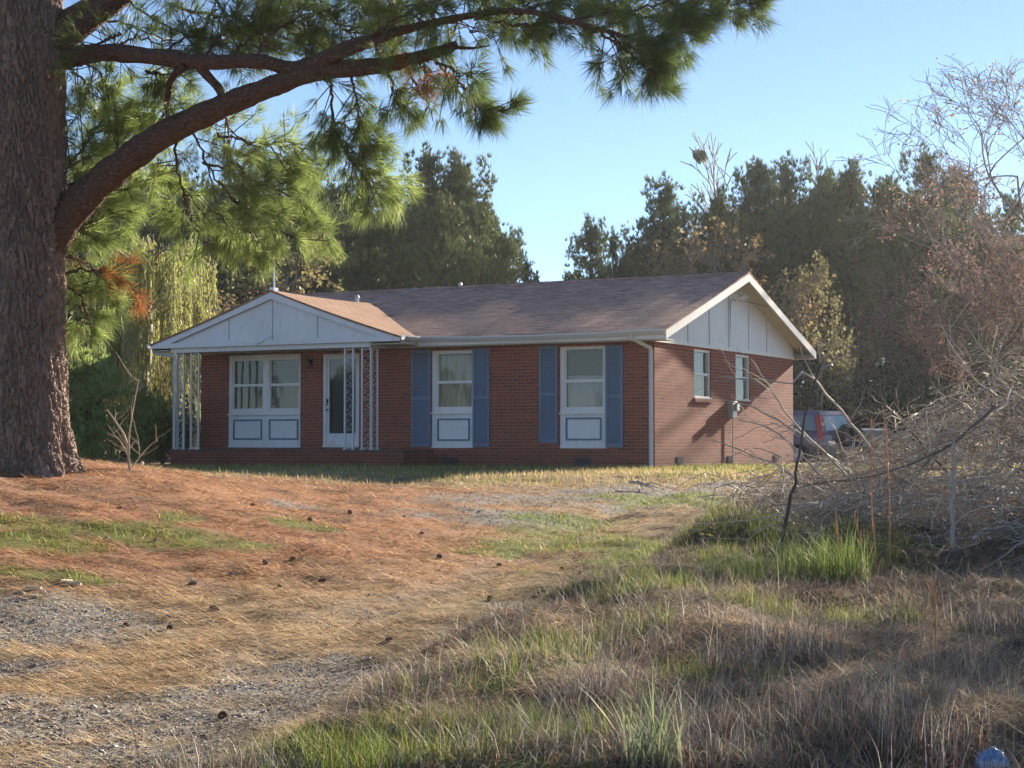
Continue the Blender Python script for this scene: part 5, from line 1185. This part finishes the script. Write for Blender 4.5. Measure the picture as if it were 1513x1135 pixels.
# grass clumps standing on the bank
def clump(px, py, n_, L0, L1, rad, cols, label, cat='grass', spread=.5, wid=.006):
    c = at(px, py); r = rng; x_ = c[0] + rad * np.clip(r.normal(0, 1, n_), -1.6, 1.6); y_ = c[1] + rad * np.clip(r.normal(0, 1, n_), -1.6, 1.6)
    V, F_, C_ = blades(x_, y_, r.uniform(L0, L1, n_), np.full(n_, wid), r.uniform(.02, spread, n_), pick(cols, n_), 4, .9); V -= c; o = mesh_np('grass_clump', V, F_, M['blade'], col=C_); o.location = c; tag(o, label, cat, 'grass clumps on the bank')
GR2 = [(.14, .20, .05), (.20, .27, .07), (.10, .15, .04), (.27, .31, .12)]
clump(1215, 850, 420, .15, .42, .17, GR2, 'large bright green grass clump under the sapling stem, right one'); clump(1095, 855, 200, .10, .26, .15, GR2, 'green grass clump left of the sapling stem at the bank edge'); clump(1140, 790, 220, .12, .3, .2, GR2, 'dark green clump behind the sapling stem'); clump(1245, 860, 160, .25, .5, .10, GR2, 'tall upright green clump just left of the orange stalks')
clump(965, 1128, 60, .15, .40, .06, [(.22, .28, .15), (.30, .34, .2)], 'blue green clump of long arching blades at the bottom of the bank', wid=.008); clump(935, 930, 120, .06, .16, .12, GR2, 'short green clump near the bank edge')
for i, (px, py) in enumerate(((1100, 1000), (1250, 1060), (1180, 970), (1420, 1010), (1050, 1090), (1460, 930), (1330, 1110), (870, 1040))):
    clump(px, py, 240, .12, .34, .13, DRY, 'tuft of grey tan dry grass standing up from the matted bank', wid=.0045)
# broken branches on the bank edge, sapling by the big tree
stick('fallen_branch', [(905, 845, 13.6, .006), (930, 838, 13.6, .011), (990, 846, 13.5, .014), (1065, 846, 13.2, .016)], 'dark fallen branch lying across the green bank edge', 'branch', (.16, .13, .12), None, 6, 5, 60)
stick('fallen_branch', [(1065, 868, 12.5, .012), (980, 880, 12.6, .009), (920, 886, 12.7, .005)], 'thin dark twig lying in the shade below the longer fallen branch', 'branch', (.12, .1, .09), None, 6, 4, 61)
stick('fallen_branch', [(930, 712, 24.8, .02), (945, 713, 24.7, .03), (958, 718, 24.6, .025)], 'pale broken branch lying on the lawn below the right window', 'branch', (.5, .43, .36), None, 6, 6, 62)
q = at(190, 694)
sp = [[(192, 694, q[1], .016), (186, 650, q[1], .013), (172, 625, q[1], .010), (158, 605, q[1], .006)], [(192, 694, q[1], .012), (190, 655, q[1], .010), (195, 615, q[1], .007), (205, 560, q[1] + .2, .004)], [(188, 672, q[1], .009), (176, 650, q[1], .007), (158, 640, q[1], .004)], [(190, 665, q[1], .009), (203, 650, q[1], .006), (206, 675, q[1], .004)], [(192, 694, q[1], .009), (215, 665, q[1] + .2, .006), (232, 650, q[1] + .3, .003)]]
base = P3(192, 694, q[1]); P_ = []; R_ = []
for s_ in sp: z_ = smooth_path([(*P3(a, b, c), r0) for a, b, c, r0 in s_], 14); P_.append(z_[:, :3] - base); R_.append(z_[:, 3])
rs = np.random.default_rng(4)
for i in range(16): a = P_[i % 5]; k_ = rs.integers(4, 13); P_.append(arcpath(a[k_], (rs.normal(0, .6), rs.normal(0, .5), .8), rs.uniform(.15, .4), .0, 5, .2, rs)); R_.append(np.linspace(.004, .002, 5))
v, f = tube_np(P_, R_, 6); o = mesh_np('bare_sapling', v, f, M['vine'], col=np.tile([.42, .35, .29], (len(v), 1)), smooth=True); o.location = base; tag(o, 'small bare forked sapling growing behind the mound left of the porch', 'sapling')

# ------------------------------------------------------------------ pine cones, chips, stones, flowers, bag, wire
def cone_mesh():
    mb = MB()
    for k_ in range(60):
        t = k_ / 60; a = k_ * 2.4; r0 = .022 * math.sin(math.pi * (.15 + .8 * t)) + .004; z = .075 * t; c, s = math.cos(a), math.sin(a); tx, ty = -s, c; w_ = .009
        p = [(c * r0 * .5 + tx * w_, s * r0 * .5 + ty * w_, z), (c * r0 * .5 - tx * w_, s * r0 * .5 - ty * w_, z), (c * r0 * 1.5, s * r0 * 1.5, z + .012)]
        mb.add(p + [(c * r0 * .5, s * r0 * .5, z - .008)], [(0, 1, 2), (0, 2, 3), (1, 3, 2), (0, 3, 1)])
    return mb
cm = cone_mesh().build('pine_cone', m_plain('cone_scales', (.13, .085, .06), .9)); cm['category'] = 'pine cone'
cpx = [(455, 770), (735, 838), (795, 880), (820, 886), (570, 948), (190, 926), (290, 865), (345, 850), (430, 830), (395, 835), (410, 868), (470, 862), (310, 902), (255, 930), (650, 825), (720, 888), (830, 842), (855, 848), (535, 924), (1030, 805), (232, 800), (370, 748), (180, 752), (520, 760), (620, 790), (330, 1060), (690, 700), (950, 745)]
for i, (px, py) in enumerate(cpx):
    p = at(px, py); o = cm if i == 0 else cm.copy()
    if i: S.collection.objects.link(o)
    s = prt.uniform(.6, .95); o.scale = (s, s, s); o.location = (p[0], p[1], p[2] + .022 * s); o.rotation_euler = (R(prt.uniform(70, 110)), R(prt.uniform(-20, 20)), prt.uniform(0, 6.28))
    tag(o, 'dark brown pine cone fallen on the straw covered drive', 'pine cone', 'pine cones scattered on the drive')
cw = m_plain('split_wood', (.55, .45, .30), .8, var=.2)
for i, (px, py, l_, a_, lb) in enumerate(((50, 872, .13, .2, 'pale wood chip beside the gravel patch, left one'), (98, 862, .16, 1.0, 'longest pale wood chip beside the gravel patch'), (110, 866, .12, .1, 'pale wood chip lying against the longest one'), (48, 884, .10, .7, 'small pale chip nearest the left gravel'), (445, 828, .06, .3, 'small pale chip out on the straw'), (310, 922, .06, .5, 'tiny pale chip in the middle of the drive'))):
    p = at(px, py); mb = MB(); w_ = l_ * .25; mb.prism([(-l_ / 2, -w_ / 2, 0), (l_ * .4, -w_ * .3, 0), (l_ / 2, w_ / 2, 0), (-l_ * .35, w_ * .45, 0)], [(-l_ * .45, -w_ * .4, .018), (l_ * .35, -w_ * .3, .012), (l_ * .4, w_ * .4, .02), (-l_ * .3, w_ * .3, .015)]); o = mb.build('wood_chip', cw); o.location = (p[0], p[1], p[2] + .012); o.rotation_euler = (.2, .1, a_); tag(o, lb, 'wood chip', 'pale wood chips on the drive')
fl_m = m_plain('dandelion_yellow', (.75, .50, .02), .7); st_m = m_plain('flower_stem_green', (.12, .18, .05), .7)
for i, (px, py) in enumerate(((1046, 806), (1036, 805), (1051, 808), (941, 828), (768, 784))):
    p = at(px, py); mb = MB(); mb.tube([(0, 0, -.01), (0, 0, .05), (.003, 0, .085)], .002, 5, 1); mb.tube([(.003, 0, .082), (.003, 0, .088), (.003, 0, .096)], [.006, .020, .014], 12, 0)
    for k_ in range(14): a = k_ * .45; mb.add([(.003, 0, .09), (.003 + .024 * math.cos(a - .1), .024 * math.sin(a - .1), .094), (.003 + .024 * math.cos(a + .1), .024 * math.sin(a + .1), .094)], [(0, 1, 2)], 0)
    o = mb.build('dandelion', [fl_m, st_m]); o.location = p; tag(o, ['yellow dandelion, middle of the three on the right bank edge', 'yellow dandelion, left of the three on the right bank edge', 'yellow dandelion, right of the three on the right bank edge', 'lone yellow dandelion above the fallen branch tip', 'lone yellow dandelion in the middle green strip'][i], 'flower', 'dandelions in the grass')
# plastic bag, bottom right
pb = at(1466, 1134) + np.array([0, .02, .06]); rbg = np.random.default_rng(12); V = []; n1, n2 = 30, 40
for i in range(n1 + 1):
    for j in range(n2):
        th = math.pi * i / n1; ph = 2 * math.pi * j / n2
        r0 = .062 * (1 + .10 * math.sin(3 * ph + 2 * th) + .07 * math.sin(7 * ph + 5 * th) + .05 * math.sin(11 * ph - 9 * th)); V.append((r0 * math.sin(th) * math.cos(ph) * 1.1, r0 * math.sin(th) * math.sin(ph) * .8, r0 * math.cos(th) * 1.15 * (1 + .12 * math.sin(2 * ph))))
F_ = [(i * n2 + j, i * n2 + (j + 1) % n2, (i + 1) * n2 + (j + 1) % n2, (i + 1) * n2 + j) for i in range(n1) for j in range(n2)]
def m_bag():
    m, t, o = mat('crumpled_blue_white_plastic'); n = noise(t, 5, 3, .5, objco(t)); c = mixc(t, ramp(t, n, [(.48, (0, 0, 0)), (.52, (1, 1, 1))]), (.10, .28, .60), (.50, .60, .80)); principled(t, o, c, .3, bump(t, noise(t, 22, 4, .6, objco(t)), .6, .02)); return m
mb = MB(); mb.add(V, F_); o = mb.build('plastic_bag', m_bag(), None, True); o.location = (pb[0], pb[1], pb[2] - .075); tag(o, 'crumpled blue and white plastic bag in the dry grass at the lower right corner', 'bag')
# power line to the house from a pole outside the frame
a = hw(.2, 4.15, 3.62); b = P3(1680, 455, 74); b0 = np.array([b[0], b[1], gz(b[0], b[1])])
t_ = np.linspace(0, 1, 40)[:, None]; P_ = a + (b - a) * t_; P_[:, 2] -= (4 * .9 * t_ * (1 - t_))[:, 0]; v, f = tube_np([P_], [np.full(40, .005)], 5)
tag(mesh_np('power_line', v, f, m_plain('grey_cable', (.05, .05, .055), 1.0, spec=0)), 'grey service cable sagging from the right gable past the trees', 'cable')
mb = MB(); mb.tube([b0 - [0, 0, .3], b0 + [0, 0, 4], b + [0, 0, .6]], [.16, .14, .11], 12); pl = mb.build('pole', M['bark_far']); tag(pl, 'wooden utility pole carrying the grey service cable', 'pole'); pl.name = 'utility_pole'
# mistletoe balls grow on the highest twigs of the bare trees
for host, (tx, ty, s) in ((bt_, (0, 0, .34)), (bt2_, (1, 0, .40))):
    me = host.children[0].data; co = np.empty(len(me.vertices) * 3, np.float32); me.vertices.foreach_get('co', co); co = co.reshape(-1, 3)
    top = co[np.argsort(-co[:, 2])[200 + 400 * tx]]; rm = np.random.default_rng(5 + tx); q_ = rm.normal(size=(360, 3)); q_ /= np.linalg.norm(q_, axis=1, keepdims=True)
    C = top + q_ * s * (rm.random((360, 1)) ** .5); stems = [np.array([top, top + (c - top) * .95]) for c in C[:60]]
    v, f = leaves_np(C, .16); v2, f2 = tube_np(stems, [np.array([.01, .006])] * 60, 3); mesh_np('mistletoe', np.concatenate([v, v2]), [f, f2 + len(v)], M['pine_far2'], host)

# ------------------------------------------------------------------ air
mb = MB(); mb.box(-70, 90, -55, 135, -3, 22)
m, t, o = mat('thin_air'); pv = t.nodes.new('ShaderNodeVolumePrincipled'); pv.inputs['Density'].default_value = .0002; pv.inputs['Color'].default_value = (.85, .9, 1, 1); pv.inputs['Anisotropy'].default_value = .55
t.links.new(pv.outputs[0], o.inputs[1]); tag(mb.build('haze', m), 'thin pale evening haze over the yard and the woods', 'haze', kind='stuff')
